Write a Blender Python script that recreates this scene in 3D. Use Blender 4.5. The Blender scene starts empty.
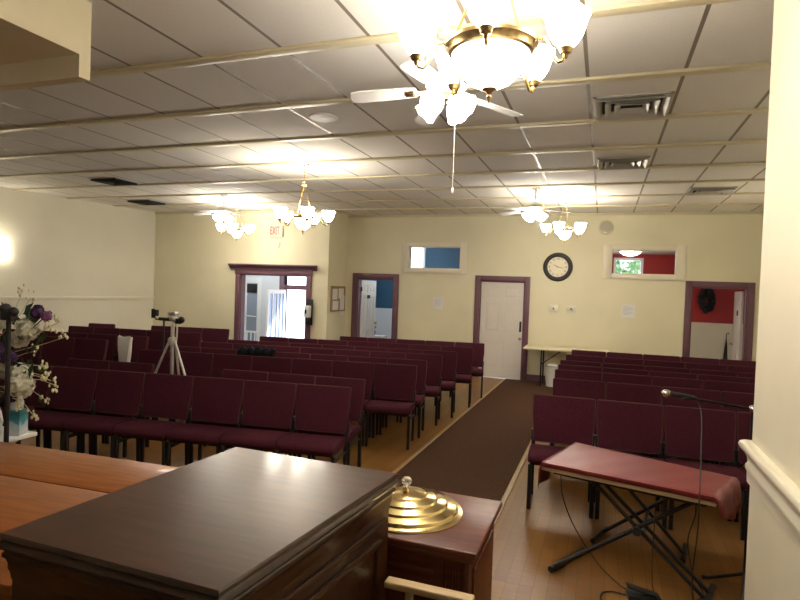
import bpy, bmesh, math, random
from mathutils import Vector, Matrix
random.seed(7)
S = bpy.context.scene
COL = S.collection
PI = math.pi
R = math.radians
TAU = 2 * math.pi

# ------------------------------------------------------------------ materials
MATS = {}

def mat(name, col, rough=.5, metal=0., noise=0., nscale=20., bump=0., bscale=60., spec=.5, emit=0., ecol=None,
        trans=0., stretch=None, coat=0., sheen=0.):
    if name in MATS:
        return MATS[name]
    m = bpy.data.materials.new(name)
    m.use_nodes = True
    nt = m.node_tree
    b = nt.nodes['Principled BSDF']
    b.inputs['Base Color'].default_value = (*col, 1)
    b.inputs['Roughness'].default_value = rough
    b.inputs['Metallic'].default_value = metal
    b.inputs['Specular IOR Level'].default_value = spec
    b.inputs['Transmission Weight'].default_value = trans
    b.inputs['Coat Weight'].default_value = coat
    b.inputs['Sheen Weight'].default_value = sheen
    if emit:
        b.inputs['Emission Strength'].default_value = emit
        b.inputs['Emission Color'].default_value = (*(ecol or col), 1)
    if noise or bump:
        tc = nt.nodes.new('ShaderNodeTexCoord')
        mp = nt.nodes.new('ShaderNodeMapping')
        nt.links.new(tc.outputs['Object'], mp.inputs[0])
        if stretch:
            mp.inputs['Scale'].default_value = stretch
    if noise:
        n = nt.nodes.new('ShaderNodeTexNoise')
        n.inputs['Scale'].default_value = nscale
        n.inputs['Detail'].default_value = 5
        nt.links.new(mp.outputs[0], n.inputs['Vector'])
        r = nt.nodes.new('ShaderNodeValToRGB')
        r.color_ramp.elements[0].position = .3
        r.color_ramp.elements[1].position = .7
        r.color_ramp.elements[0].color = (*[max(0, c * (1 - noise)) for c in col], 1)
        r.color_ramp.elements[1].color = (*[min(1, c * (1 + noise)) for c in col], 1)
        nt.links.new(n.outputs[0], r.inputs[0])
        nt.links.new(r.outputs[0], b.inputs['Base Color'])
    if bump:
        n2 = nt.nodes.new('ShaderNodeTexNoise')
        n2.inputs['Scale'].default_value = bscale
        nt.links.new(mp.outputs[0], n2.inputs['Vector'])
        bp = nt.nodes.new('ShaderNodeBump')
        bp.inputs['Strength'].default_value = bump
        bp.inputs['Distance'].default_value = .01
        nt.links.new(n2.outputs[0], bp.inputs['Height'])
        nt.links.new(bp.outputs[0], b.inputs['Normal'])
    MATS[name] = m
    return m

def srgb(r, g, b):
    f = lambda c: (c / 255 / 12.92) if c / 255 <= .04045 else ((c / 255 + .055) / 1.055) ** 2.4
    return (f(r), f(g), f(b))

def math_node(nt, op, a, b=None):
    n = nt.nodes.new('ShaderNodeMath')
    n.operation = op
    for i, v in enumerate((a, b)):
        if v is None:
            continue
        if isinstance(v, (int, float)):
            n.inputs[i].default_value = v
        else:
            nt.links.new(v, n.inputs[i])
    return n.outputs[0]

JX0, JXS = -.18, .6635          # ceiling tile joints
BY0, BYS = 1.63 * 2.1018, 1.63 * .6581   # ceiling strips

def ceiling_mat():
    m = bpy.data.materials.new('ceiling_tile')
    m.use_nodes = True
    nt = m.node_tree
    b = nt.nodes['Principled BSDF']
    tc = nt.nodes.new('ShaderNodeTexCoord')
    sx = nt.nodes.new('ShaderNodeSeparateXYZ')
    nt.links.new(tc.outputs['Object'], sx.inputs[0])
    u = math_node(nt, 'DIVIDE', math_node(nt, 'SUBTRACT', sx.outputs[0], JX0 - 300 * JXS), JXS)
    v = math_node(nt, 'DIVIDE', math_node(nt, 'SUBTRACT', sx.outputs[1], BY0 - 100 * BYS), BYS)
    d = math_node(nt, 'ABSOLUTE', math_node(nt, 'SUBTRACT', math_node(nt, 'FRACT', math_node(nt, 'ADD', u, .5)), .5))
    line = math_node(nt, 'LESS_THAN', d, .020)
    cmb = nt.nodes.new('ShaderNodeCombineXYZ')
    nt.links.new(math_node(nt, 'FLOOR', u), cmb.inputs[0])
    nt.links.new(math_node(nt, 'FLOOR', v), cmb.inputs[1])
    wn = nt.nodes.new('ShaderNodeTexWhiteNoise')
    nt.links.new(cmb.outputs[0], wn.inputs['Vector'])
    n = nt.nodes.new('ShaderNodeTexNoise')
    n.inputs['Scale'].default_value = 90
    n.inputs['Detail'].default_value = 4
    nt.links.new(tc.outputs['Object'], n.inputs['Vector'])
    val = math_node(nt, 'ADD', math_node(nt, 'MULTIPLY', wn.outputs['Value'], .10), math_node(nt, 'MULTIPLY', n.outputs[0], .16))
    val = math_node(nt, 'ADD', val, .80)
    mx = nt.nodes.new('ShaderNodeMix')
    mx.data_type = 'RGBA'
    mx.blend_type = 'MULTIPLY'
    mx.inputs[0].default_value = 1
    mx.inputs[6].default_value = (.86, .83, .765, 1)
    cc = nt.nodes.new('ShaderNodeCombineColor')
    for i in range(3):
        nt.links.new(val, cc.inputs[i])
    nt.links.new(cc.outputs[0], mx.inputs[7])
    m2 = nt.nodes.new('ShaderNodeMix')
    m2.data_type = 'RGBA'
    nt.links.new(line, m2.inputs[0])
    nt.links.new(mx.outputs[2], m2.inputs[6])
    m2.inputs[7].default_value = (.21, .17, .125, 1)
    nt.links.new(m2.outputs[2], b.inputs['Base Color'])
    rr = math_node(nt, 'SUBTRACT', .85, math_node(nt, 'MULTIPLY', line, .45))
    nt.links.new(rr, b.inputs['Roughness'])
    bp = nt.nodes.new('ShaderNodeBump')
    bp.inputs['Strength'].default_value = .15
    bp.inputs['Distance'].default_value = .004
    nt.links.new(n.outputs[0], bp.inputs['Height'])
    nt.links.new(bp.outputs[0], b.inputs['Normal'])
    return m

def plank_mat(name, c1, c2, mortar, width=1.2, row=.1, rough=.3, rotz=PI / 2):
    m = bpy.data.materials.new(name)
    m.use_nodes = True
    nt = m.node_tree
    b = nt.nodes['Principled BSDF']
    tc = nt.nodes.new('ShaderNodeTexCoord')
    mp = nt.nodes.new('ShaderNodeMapping')
    mp.inputs['Rotation'].default_value = (0, 0, rotz)
    nt.links.new(tc.outputs['Object'], mp.inputs[0])
    br = nt.nodes.new('ShaderNodeTexBrick')
    br.inputs['Color1'].default_value = (*c1, 1)
    br.inputs['Color2'].default_value = (*c2, 1)
    br.inputs['Mortar'].default_value = (*mortar, 1)
    br.inputs['Scale'].default_value = 1
    br.inputs['Mortar Size'].default_value = .0015
    br.inputs['Brick Width'].default_value = width
    br.inputs['Row Height'].default_value = row
    nt.links.new(mp.outputs[0], br.inputs['Vector'])
    mp2 = nt.nodes.new('ShaderNodeMapping')
    mp2.inputs['Rotation'].default_value = (0, 0, rotz)
    mp2.inputs['Scale'].default_value = (1.5, 22, 1)
    nt.links.new(tc.outputs['Object'], mp2.inputs[0])
    n = nt.nodes.new('ShaderNodeTexNoise')
    n.inputs['Scale'].default_value = 2.2
    n.inputs['Detail'].default_value = 6
    nt.links.new(mp2.outputs[0], n.inputs['Vector'])
    val = math_node(nt, 'ADD', math_node(nt, 'MULTIPLY', n.outputs[0], .55), .72)
    cc = nt.nodes.new('ShaderNodeCombineColor')
    for i in range(3):
        nt.links.new(val, cc.inputs[i])
    mx = nt.nodes.new('ShaderNodeMix')
    mx.data_type = 'RGBA'
    mx.blend_type = 'MULTIPLY'
    mx.inputs[0].default_value = 1
    nt.links.new(br.outputs['Color'], mx.inputs[6])
    nt.links.new(cc.outputs[0], mx.inputs[7])
    nt.links.new(mx.outputs[2], b.inputs['Base Color'])
    b.inputs['Roughness'].default_value = rough
    b.inputs['Specular IOR Level'].default_value = .3
    return m

def glass_mat(name, tint=(1, 1, 1), rough=.0):
    m = bpy.data.materials.new(name)
    m.use_nodes = True
    nt = m.node_tree
    nt.nodes.clear()
    o = nt.nodes.new('ShaderNodeOutputMaterial')
    t = nt.nodes.new('ShaderNodeBsdfTransparent')
    t.inputs[0].default_value = (*tint, 1)
    g = nt.nodes.new('ShaderNodeBsdfGlossy')
    g.inputs['Roughness'].default_value = rough
    f = nt.nodes.new('ShaderNodeFresnel')
    f.inputs[0].default_value = 1.5
    mx = nt.nodes.new('ShaderNodeMixShader')
    nt.links.new(f.outputs[0], mx.inputs[0])
    nt.links.new(t.outputs[0], mx.inputs[1])
    nt.links.new(g.outputs[0], mx.inputs[2])
    nt.links.new(mx.outputs[0], o.inputs[0])
    return m

M = dict(
    ceiling=ceiling_mat(),
    floor=plank_mat('floor_planks', (.225, .106, .026), (.172, .076, .018), (.09, .042, .014), 1.2, .085, .32),
    strip=mat('cream_strip', (.66, .59, .40), .35, noise=.05, nscale=4),
    wall=mat('cream_wall', (.80, .75, .54), .75, noise=.035, nscale=1.6, bump=.05, bscale=40),
    wall_pale=mat('pale_wall', (.80, .77, .64), .75, noise=.03, nscale=1.4, bump=.05, bscale=40),
    pier=mat('pier_paint', (.80, .74, .57), .6, noise=.03, nscale=2, bump=.05, bscale=40),
    rail=mat('rail_paint', (.84, .78, .62), .3),
    soffit=mat('soffit_paint', (.76, .68, .48), .7, noise=.03, nscale=3),
    mauve=mat('mauve_paint', (.155, .068, .092), .45, noise=.08, nscale=6),
    white=mat('white_paint', (.74, .69, .63), .45, noise=.02, nscale=4),
    bwhite=mat('bright_white', (.85, .85, .84), .5),
    carpet=mat('brown_carpet', (.085, .042, .024), .95, noise=.35, nscale=110, bump=.6, bscale=300, spec=.1),
    strip_wood=mat('threshold_wood', (.33, .22, .10), .4, noise=.1, nscale=8),
    fabric=mat('burgundy_fabric', (.076, .016, .028), .9, noise=.28, nscale=120, bump=.3, bscale=400, spec=.12),
    piping=mat('piping_fabric', (.095, .038, .030), .85),
    metal=mat('black_metal', (.010, .009, .010), .4, spec=.4),
    plastic=mat('black_plastic', (.012, .012, .013), .5),
    brass=mat('brass', (.78, .56, .25), .22, 1.),
    agedbrass=mat('antique_brass', (.40, .28, .13), .35, 1., noise=.35, nscale=30),
    lid=mat('gold_lid', (.83, .64, .30), .16, 1.),
    fanwhite=mat('fan_white', (.78, .76, .70), .4),
    chrome=mat('chrome', (.75, .75, .76), .2, 1.),
    alum=mat('brushed_aluminium', (.80, .79, .77), .38, .85, noise=.1, nscale=30),
    vent=mat('vent_metal', (.55, .53, .47), .4, .3),
    vdark=mat('vent_dark', (.035, .033, .03), .7),
    bluep=mat('blue_paint', srgb(52, 90, 116), .7, noise=.04, nscale=3),
    redp=mat('red_paint', (.36, .014, .010), .6, noise=.06, nscale=3),
    roomwhite=mat('room_white', (.72, .74, .76), .6),
    paper=mat('paper', (.83, .82, .80), .7),
    ink=mat('ink', (.10, .10, .12), .7),
    pgrey=mat('printed_grey', (.45, .45, .46), .7),
    cork=mat('cork', (.42, .25, .11), .8, noise=.2, nscale=60),
    exitred=mat('exit_red', (.30, .012, .008), .5),
    exitwhite=mat('exit_white', (.62, .56, .46), .5),
    switch=mat('switch_ivory', (.80, .76, .64), .4),
    clockface=mat('clock_face', (.90, .82, .62), .35, noise=.05, nscale=8),
    clockrim=mat('clock_rim', (.014, .008, .005), .5, noise=.3, nscale=10),
    grille=mat('speaker_grille', (.50, .46, .36), .6, noise=.2, nscale=250),
    ceilspk=mat('ceiling_grille', (.93, .93, .93), .5, noise=.15, nscale=250),
    cloth_red=mat('red_cloth', (.20, .020, .026), .38, noise=.15, nscale=40, bump=.15, bscale=60, spec=.6),
    kbd=mat('keyboard_cream', (.68, .60, .45), .4),
    tan_wood=mat('tan_wood', (.50, .36, .20), .4, noise=.12, nscale=9, stretch=(1, 8, 8)),
    garment=mat('black_cloth', (.010, .011, .014), .95, bump=.5, bscale=60, spec=.1),
    bag=mat('paper_bag', (.80, .79, .74), .75, bump=.5, bscale=25),
    bin=mat('bin_plastic', (.74, .73, .68), .5),
    table=mat('table_laminate', (.72, .65, .46), .45, noise=.05, nscale=5),
    shade_on=mat('lit_glass_shade', (.95, .92, .85), .4, emit=16, ecol=(1, .92, .79)),
    bowl_on=mat('lit_glass_bowl', (.95, .92, .85), .4, emit=11, ecol=(1, .92, .79)),
    fan_on=mat('lit_fan_shade', (.95, .95, .95), .4, emit=19, ecol=(1, .96, .90)),
    sconce_on=mat('lit_sconce_shade', (.95, .92, .85), .4, emit=11, ecol=(1, .90, .72)),
    bulb_on=mat('lit_bulb', (.95, .95, .95), .4, emit=22, ecol=(1, .94, .84)),
    dome_on=mat('lit_dome', (.95, .95, .92), .4, emit=6, ecol=(1, .95, .86)),
    peach_on=mat('lit_peach_glass', (.9, .6, .4), .4, emit=2.0, ecol=(1, .62, .42)),
    glass=glass_mat('clear_glass'),
    frost=mat('grey_blue_glass', (.30, .34, .42), .12),
    frostblue=mat('pale_blue_glass', (.30, .38, .66), .15),
    glassblue=glass_mat('blue_glass', (.62, .74, 1)),
    leaf=mat('leaf_green', (.030, .075, .018), .5, noise=.4, nscale=30),
    tree=mat('tree_green', (.17, .33, .15), .6, noise=.5, nscale=6),
    stem=mat('stem_green', (.09, .13, .035), .6),
    petal_w=mat('white_petal', (.74, .72, .58), .6, noise=.08, nscale=30),
    petal_p=mat('purple_petal', (.060, .018, .085), .6, noise=.35, nscale=40),
    petal_m=mat('mauve_petal', (.20, .06, .17), .6, noise=.3, nscale=40),
    bud=mat('cream_bud', (.70, .66, .42), .6),
    concrete=mat('pale_concrete', (.75, .75, .73), .9, noise=.05, nscale=2),
    bark=mat('bark', (.10, .06, .035), .9, noise=.3, nscale=20),
    wreath=mat('dark_wreath', (.012, .014, .012), .8, noise=.5, nscale=40),
)
M['pulpit'] = mat('dark_walnut', (.044, .015, .006), .30, noise=.45, nscale=5, stretch=(1, 9, 9), spec=.5, coat=.30)
M['pulpit'].node_tree.nodes['Principled BSDF'].inputs['Coat Roughness'].default_value = .13
M['credenza'] = mat('cherry_wood', (.105, .026, .012), .36, noise=.42, nscale=5, stretch=(1, 9, 9))
M['desk'] = mat('orange_wood', (.25, .078, .013), .42, noise=.25, nscale=4, stretch=(1, 9, 9), coat=.1)

def crystal():
    m = bpy.data.materials.new('crystal')
    m.use_nodes = True
    b = m.node_tree.nodes['Principled BSDF']
    b.inputs['Base Color'].default_value = (.95, .97, 1, 1)
    b.inputs['Roughness'].default_value = .03
    b.inputs['Transmission Weight'].default_value = .85
    b.inputs['IOR'].default_value = 1.5
    return m
M['crystal'] = crystal()

def tissue_mat():
    m = bpy.data.materials.new('tissue_box_print')
    m.use_nodes = True
    nt = m.node_tree
    b = nt.nodes['Principled BSDF']
    tc = nt.nodes.new('ShaderNodeTexCoord')
    sx = nt.nodes.new('ShaderNodeSeparateXYZ')
    nt.links.new(tc.outputs['Object'], sx.inputs[0])
    n = nt.nodes.new('ShaderNodeTexNoise')
    n.inputs['Scale'].default_value = 14
    n.inputs['Detail'].default_value = 4
    nt.links.new(tc.outputs['Object'], n.inputs['Vector'])
    v = math_node(nt, 'ADD', math_node(nt, 'MULTIPLY', sx.outputs[2], 6.5), math_node(nt, 'MULTIPLY', math_node(nt, 'SUBTRACT', n.outputs[0], .5), .9))
    r = nt.nodes.new('ShaderNodeValToRGB')
    e = r.color_ramp.elements
    e[0].position = .15
    e[0].color = (.62, .66, .66, 1)
    e[1].position = .92
    e[1].color = (.02, .13, .15, 1)
    x = e.new(.45); x.color = (.40, .55, .60, 1)
    x = e.new(.55); x.color = (.06, .28, .38, 1)
    x = e.new(.75); x.color = (.03, .20, .24, 1)
    nt.links.new(v, r.inputs[0])
    nt.links.new(r.outputs[0], b.inputs['Base Color'])
    b.inputs['Roughness'].default_value = .5
    return m
M['tissue'] = tissue_mat()

# ------------------------------------------------------------------ mesh helpers
class MB:
    def __init__(self):
        self.bm = bmesh.new()

    def merge(self, t, mx=None):
        if mx is not None:
            bmesh.ops.transform(t, matrix=mx, verts=t.verts)
        me = bpy.data.meshes.new('tmp')
        t.to_mesh(me)
        t.free()
        self.bm.from_mesh(me)
        bpy.data.meshes.remove(me)
        return self

    def box(self, x0, x1, y0, y1, z0, z1, bev=0., seg=2, mx=None):
        t = bmesh.new()
        v = [t.verts.new(p) for p in ((x0, y0, z0), (x1, y0, z0), (x1, y1, z0), (x0, y1, z0), (x0, y0, z1), (x1, y0, z1), (x1, y1, z1), (x0, y1, z1))]
        for f in ((3, 2, 1, 0), (4, 5, 6, 7), (0, 1, 5, 4), (1, 2, 6, 5), (2, 3, 7, 6), (3, 0, 4, 7)):
            t.faces.new([v[i] for i in f])
        if bev:
            bmesh.ops.bevel(t, geom=t.edges[:], offset=bev, segments=seg, profile=.5, affect='EDGES')
        return self.merge(t, mx)

    def prism(self, pts, z0, z1, mx=None, bev=0., seg=2):
        """polygon pts (x,y) extruded z0..z1"""
        t = bmesh.new()
        a = [t.verts.new((x, y, z0)) for x, y in pts]
        b = [t.verts.new((x, y, z1)) for x, y in pts]
        n = len(pts)
        t.faces.new(a[::-1])
        t.faces.new(b)
        for i in range(n):
            t.faces.new((a[i], a[(i + 1) % n], b[(i + 1) % n], b[i]))
        bmesh.ops.recalc_face_normals(t, faces=t.faces)
        if bev:
            ed = [e for e in t.edges if abs(e.verts[0].co.z - e.verts[1].co.z) < 1e-6]
            bmesh.ops.bevel(t, geom=ed, offset=bev, segments=seg, profile=.5, affect='EDGES')
        return self.merge(t, mx)

    def tube(self, pts, r, n=8, closed=False, caps=True):
        t = bmesh.new()
        P = [Vector(p) for p in pts]
        N = len(P)
        rs = r if isinstance(r, (list, tuple)) else [r] * N
        rings = []
        up = None
        for i in range(N):
            if closed:
                d = P[(i + 1) % N] - P[i - 1]
            else:
                d = P[min(i + 1, N - 1)] - P[max(i - 1, 0)]
            if d.length < 1e-9:
                d = Vector((0, 0, 1))
            d.normalize()
            if up is None:
                up = Vector((0, 0, 1)) if abs(d.z) < .9 else Vector((1, 0, 0))
            s = d.cross(up)
            if s.length < 1e-6:
                s = d.cross(Vector((0, 1, 0)))
            s.normalize()
            up = s.cross(d)
            rings.append([t.verts.new(P[i] + (s * math.cos(TAU * k / n) + up * math.sin(TAU * k / n)) * rs[i]) for k in range(n)])
        for i in range(N if closed else N - 1):
            a, b = rings[i], rings[(i + 1) % N]
            for k in range(n):
                t.faces.new((a[k], a[(k + 1) % n], b[(k + 1) % n], b[k]))
        if caps and not closed:
            t.faces.new(rings[0][::-1])
            t.faces.new(rings[-1])
        bmesh.ops.recalc_face_normals(t, faces=t.faces)
        return self.merge(t)

    def lathe(self, prof, n=24, mx=None, wave=None):
        """prof = [(r,z)...]"""
        t = bmesh.new()
        rings = []
        for i, (r, z) in enumerate(prof):
            if r < 1e-5:
                rings.append([t.verts.new((0, 0, z))])
            else:
                ring = []
                for k in range(n):
                    a = TAU * k / n
                    zz = z + (wave(i, a) if wave else 0)
                    ring.append(t.verts.new((r * math.cos(a), r * math.sin(a), zz)))
                rings.append(ring)
        for a, b in zip(rings, rings[1:]):
            if len(a) == 1 and len(b) == 1:
                continue
            for k in range(n):
                if len(a) == 1:
                    t.faces.new((a[0], b[(k + 1) % n], b[k]))
                elif len(b) == 1:
                    t.faces.new((a[k], a[(k + 1) % n], b[0]))
                else:
                    t.faces.new((a[k], a[(k + 1) % n], b[(k + 1) % n], b[k]))
        bmesh.ops.recalc_face_normals(t, faces=t.faces)
        return self.merge(t, mx)

    def ball(self, c, r, sub=2, sq=(1, 1, 1)):
        t = bmesh.new()
        bmesh.ops.create_icosphere(t, subdivisions=sub, radius=1)
        return self.merge(t, Matrix.Translation(c) @ Matrix.Diagonal((r * sq[0], r * sq[1], r * sq[2], 1)))

    def quad(self, pts):
        t = bmesh.new()
        t.faces.new([t.verts.new(p) for p in pts])
        return self.merge(t)

    def text(self, body, size, depth, mx):
        cu = bpy.data.curves.new('txt', 'FONT')
        cu.body = body
        cu.size = size
        cu.extrude = depth
        cu.align_x = 'CENTER'
        cu.align_y = 'CENTER'
        ob = bpy.data.objects.new('txt', cu)
        COL.objects.link(ob)
        dg = bpy.context.evaluated_depsgraph_get()
        me = bpy.data.meshes.new_from_object(ob.evaluated_get(dg))
        bpy.data.objects.remove(ob)
        me.transform(mx)
        self.bm.from_mesh(me)
        bpy.data.meshes.remove(me)
        return self

    def build(self, name, m, parent=None, loc=None, rot=None, smooth=True, angle=38):
        me = bpy.data.meshes.new(name)
        self.bm.to_mesh(me)
        self.bm.free()
        if smooth:
            for p in me.polygons:
                p.use_smooth = True
            me.set_sharp_from_angle(angle=R(angle))
        me.materials.append(M[m] if isinstance(m, str) else m)
        o = bpy.data.objects.new(name, me)
        COL.objects.link(o)
        if parent:
            o.parent = parent
        if loc is not None:
            o.location = loc
        if rot is not None:
            o.rotation_euler = rot
        return o

def tag(o, label=None, cat=None, group=None, kind=None):
    for k, v in (('label', label), ('category', cat), ('group', group), ('kind', kind)):
        if v:
            o[k] = v
    return o

def thing(name, label, cat, loc=(0, 0, 0), rz=0, group=None):
    o = bpy.data.objects.new(name, None)
    o.empty_display_size = .1
    COL.objects.link(o)
    o.location = loc
    o.rotation_euler = (0, 0, rz)
    return tag(o, label, cat, group)

def struct(o):
    o['kind'] = 'structure'
    return o

def copy_tree(o, parent=None):
    kids = [c for c in o.children]
    c = o.copy()
    COL.objects.link(c)
    if parent:
        c.parent = parent
    for ch in kids:
        copy_tree(ch, c)
    return c

def rrect(x0, x1, z0, z1, r, seg=5, bottom=True):
    pts = []
    rb = r if bottom else .004
    for cx, cz, a0, rr in ((x1 - rb, z0 + rb, -PI / 2, rb), (x1 - r, z1 - r, 0, r), (x0 + r, z1 - r, PI / 2, r), (x0 + rb, z0 + rb, PI, rb)):
        for k in range(seg + 1):
            a = a0 + PI / 2 * k / seg
            pts.append((cx + rr * math.cos(a), cz + rr * math.sin(a)))
    return pts

# matrix turning prism XY-> XZ plane, extrusion along +Y
XZ = Matrix(((1, 0, 0, 0), (0, 0, 1, 0), (0, 1, 0, 0), (0, 0, 0, 1)))
# prism XY -> YZ plane, extrusion along X
YZ = Matrix(((0, 0, 1, 0), (1, 0, 0, 0), (0, 1, 0, 0), (0, 0, 0, 1)))

H, CE = 1.85, 3.48
YB, YE = 11.97, 11.03

# ------------------------------------------------------------------ camera
W_, Hh_ = 800, 600
FPX = 564.626
yaw, pit, rol = R(19.7938), R(-1.26713), R(2.07782)
cy, sy, cp, sp = math.cos(yaw), math.sin(yaw), math.cos(pit), math.sin(pit)
fwd = Vector((-sy * cp, cy * cp, sp))
rt = Vector((cy, sy, 0))
up = rt.cross(fwd)
r2 = math.cos(rol) * rt + math.sin(rol) * up
u2 = -math.sin(rol) * rt + math.cos(rol) * up
cam = bpy.data.cameras.new('camera')
cam.sensor_width = 36
cam.lens = FPX / W_ * 36
cam.clip_start = .05
cam.clip_end = 300
co = bpy.data.objects.new('camera', cam)
COL.objects.link(co)
co.matrix_world = Matrix(((r2.x, u2.x, -fwd.x, 0), (r2.y, u2.y, -fwd.y, 0), (r2.z, u2.z, -fwd.z, H), (0, 0, 0, 1)))
S.camera = co

# ------------------------------------------------------------------ room shell
def panel_wall(name, m, x0, x1, y0, y1, z0, z1, holes, kind=True):
    mb = MB()
    xs = sorted({x0, x1, *[h[0] for h in holes], *[h[1] for h in holes]})
    for a, b in zip(xs, xs[1:]):
        hs = sorted([(h[2], h[3]) for h in holes if h[0] <= a + 1e-6 and h[1] >= b - 1e-6])
        z = z0
        for ha, hb in hs:
            if ha > z + 1e-6:
                mb.box(a, b, y0, y1, z, ha)
            z = hb
        if z < z1 - 1e-6:
            mb.box(a, b, y0, y1, z, z1)
    bmesh.ops.remove_doubles(mb.bm, verts=mb.bm.verts, dist=1e-5)
    o = mb.build(name, m, smooth=False)
    return struct(o)

fl = MB()
fl.box(-12.2, 4, -3.2, 11.18, -.25, 0)
fl.box(-6.07, 4, 11.18, 15.1, -.25, 0)
struct(fl.build('floor', 'floor', smooth=False))
struct(MB().box(-12.2, 4, -3.2, 11.18, CE, CE + .2).box(-6.07, 4, 11.18, 12.12, CE, CE + .2).build('ceiling', 'ceiling', smooth=False))

panel_wall('wall_back', 'wall', -5.65, 2.8, YB, YB + .15, 0, CE,
           [(-5.36, -4.47, 0, 2.025), (-2.49, -1.55, 0, 2.06), (1.57, 2.50, 0, 2.065), (-4.14, -2.95, 2.29, 2.775), (.12, 1.29, 2.275, 2.75)])
panel_wall('wall_entrance', 'wall', -10.6, -5.65, YE, YE + .15, 0, CE, [(-7.89, -6.17, 0, 2.03)])
struct(MB().box(-6.07, -5.65, YE + .15, YB + .15, 0, CE).build('wall_return', 'wall', smooth=False))
lx = lambda y: -10.42 - (11.03 - y) * .105
struct(MB().prism([(lx(11.1), 11.1), (lx(11.1) - .15, 11.1), (lx(-3) - .15, -3), (lx(-3), -3)], 0, CE).build('wall_left', 'wall_pale', smooth=False))
struct(MB().box(2.8, 2.95, -3, YB + .15, 0, CE).build('wall_right', 'wall', smooth=False))
struct(MB().box(-12.1, 2.95, -3.15, -3, 0, CE).build('wall_rear', 'wall_pale', smooth=False))

# near pier on the right with its moulded rail
PX, PY = .678, 3.03
struct(MB().box(PX, 1.15, -2.6, PY, 0, CE, bev=.008, seg=2).build('wall_pier', 'pier'))
prof = [(0, 1.00), (.010, 1.00), (.012, 1.05), (.018, 1.062), (.018, 1.08), (.010, 1.095), (.014, 1.118), (.026, 1.140), (.040, 1.152), (.046, 1.168), (.040, 1.184), (.024, 1.193), (0, 1.193)]
mb = MB()
pf = [(PX - d, z) for d, z in prof]
t = bmesh.new()
rings = []
for (yy, wrap) in ((-2.6, 0), (PY, 1)):
    rings.append([t.verts.new((PX - d, yy + (d if wrap else 0), z)) for d, z in prof])
rings.append([t.verts.new((1.1, PY + d, z)) for d, z in prof])
for a, b in zip(rings, rings[1:]):
    for k in range(len(prof) - 1):
        t.faces.new((a[k], a[k + 1], b[k + 1], b[k]))
t.faces.new(rings[0])
t.faces.new(rings[-1][::-1])
bmesh.ops.recalc_face_normals(t, faces=t.faces)
mb.merge(t)
struct(mb.build('trim_1', 'rail', angle=60))

# wainscot rail of the left wall
mb = MB()
mb.prism([(lx(11.03), 11.03), (lx(11.03) + .03, 11.03), (lx(-3) + .03, -3), (lx(-3), -3)], 1.34, 1.41, bev=.006)
struct(mb.build('trim_2', 'wall_pale'))
# ceiling edge trim along the back wall
struct(MB().box(-5.65, 2.8, YB - .03, YB, CE - .05, CE).build('trim_3', 'strip'))
struct(MB().box(-10.5, -5.65, YE - .03, YE, CE - .05, CE).build('trim_4', 'strip'))

# ceiling strips
k = 0
for i in range(-5, 8):
    y = BY0 + BYS * i
    yy = y + .02
    x0 = lx(min(y, 11)) + .005
    x1 = 2.79
    if i == 7:
        x1 = -5.66 if y > YE - .1 else 2.79
        if y > YE - .1:
            x0, x1 = -5.64, 2.79
    tn = MB().box(x0, x1, yy - .045, yy + .045, CE - .024, CE, bev=.005, seg=2).build('trim_%d' % (5 + k), 'strip')
    struct(tn)
    k += 1

# soffit box in the upper left foreground
mb = MB()
mb.box(-7.5, -2.95, -2.9, 2.49, 3.15, CE)
mb.box(-7.5, -2.95, 2.49, 2.567, 3.02, CE)
struct(mb.build('soffit', 'soffit', smooth=False))

# carpet runner and its edge strips
struct(MB().box(-1.86, -.775, .2, 11.95, 0, .012, bev=.004).build('aisle_carpet', 'carpet'))
struct(MB().box(-1.905, -1.86, 2.6, 11.9, 0, .014, bev=.004).build('trim_30', 'strip_wood'))
struct(MB().box(-.775, -.73, .2, 9.9, 0, .014, bev=.004).build('trim_31', 'strip_wood'))
struct(MB().box(-9.9, -6.3, 4.0, 11.0, 0, .010, bev=.003).build('side_carpet', 'carpet'))
# baseboards
struct(MB().box(-4.34, -2.61, YB - .02, YB, 0, .14).box(-1.46, 1.47, YB - .02, YB, 0, .14).build('baseboard_back', 'mauve', smooth=False))
struct(MB().box(-10.38, -8.05, YE - .02, YE, 0, .14).box(-6.01, -5.65, YE - .02, YE, 0, .14).build('baseboard_entrance', 'mauve', smooth=False))

# ------------------------------------------------------------------ door casings and leaves
def casing(name, xa, xb, zt, w, y, d=.03, depth=.15, wt=None):
    wt = wt or w
    mb = MB()
    for a, b in ((xa - w, xa), (xb, xb + w)):
        mb.box(a, b, y - d, y, 0, zt + wt, bev=.006)
    mb.box(xa, xb, y - d, y, zt, zt + wt, bev=.006)
    # jamb lining
    mb.box(xa - .001, xa + .02, y, y + depth, 0, zt)
    mb.box(xb - .02, xb + .001, y, y + depth, 0, zt)
    mb.box(xa, xb, y, y + depth, zt - .02, zt + .001)
    return struct(mb.build(name, 'mauve'))

def leaf_mesh(w, h, t=.04, panels=True):
    mb = MB()
    mb.box(0, w, .008, t - .008, 0, h)
    st = .11
    rails = [(0, .22), (.78, .98), (1.58, 1.70), (h - .12, h)]
    for a, b in ((0, st), (w / 2 - .05, w / 2 + .05), (w - st, w)):
        mb.box(a, b, 0, t, 0, h, bev=.003, seg=1)
    for a, b in rails:
        mb.box(st * .9, w - st * .9, .0005, t - .0005, a, b, bev=.003, seg=1)
    for (za, zb) in ((.22, .78), (.98, 1.58), (1.70, h - .12)):
        for xa, xb in ((st, w / 2 - .05), (w / 2 + .05, w - st)):
            mb.box(xa + .035, xb - .035, .003, t - .003, za + .035, zb - .035, bev=.004, seg=1)
    return mb

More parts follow.
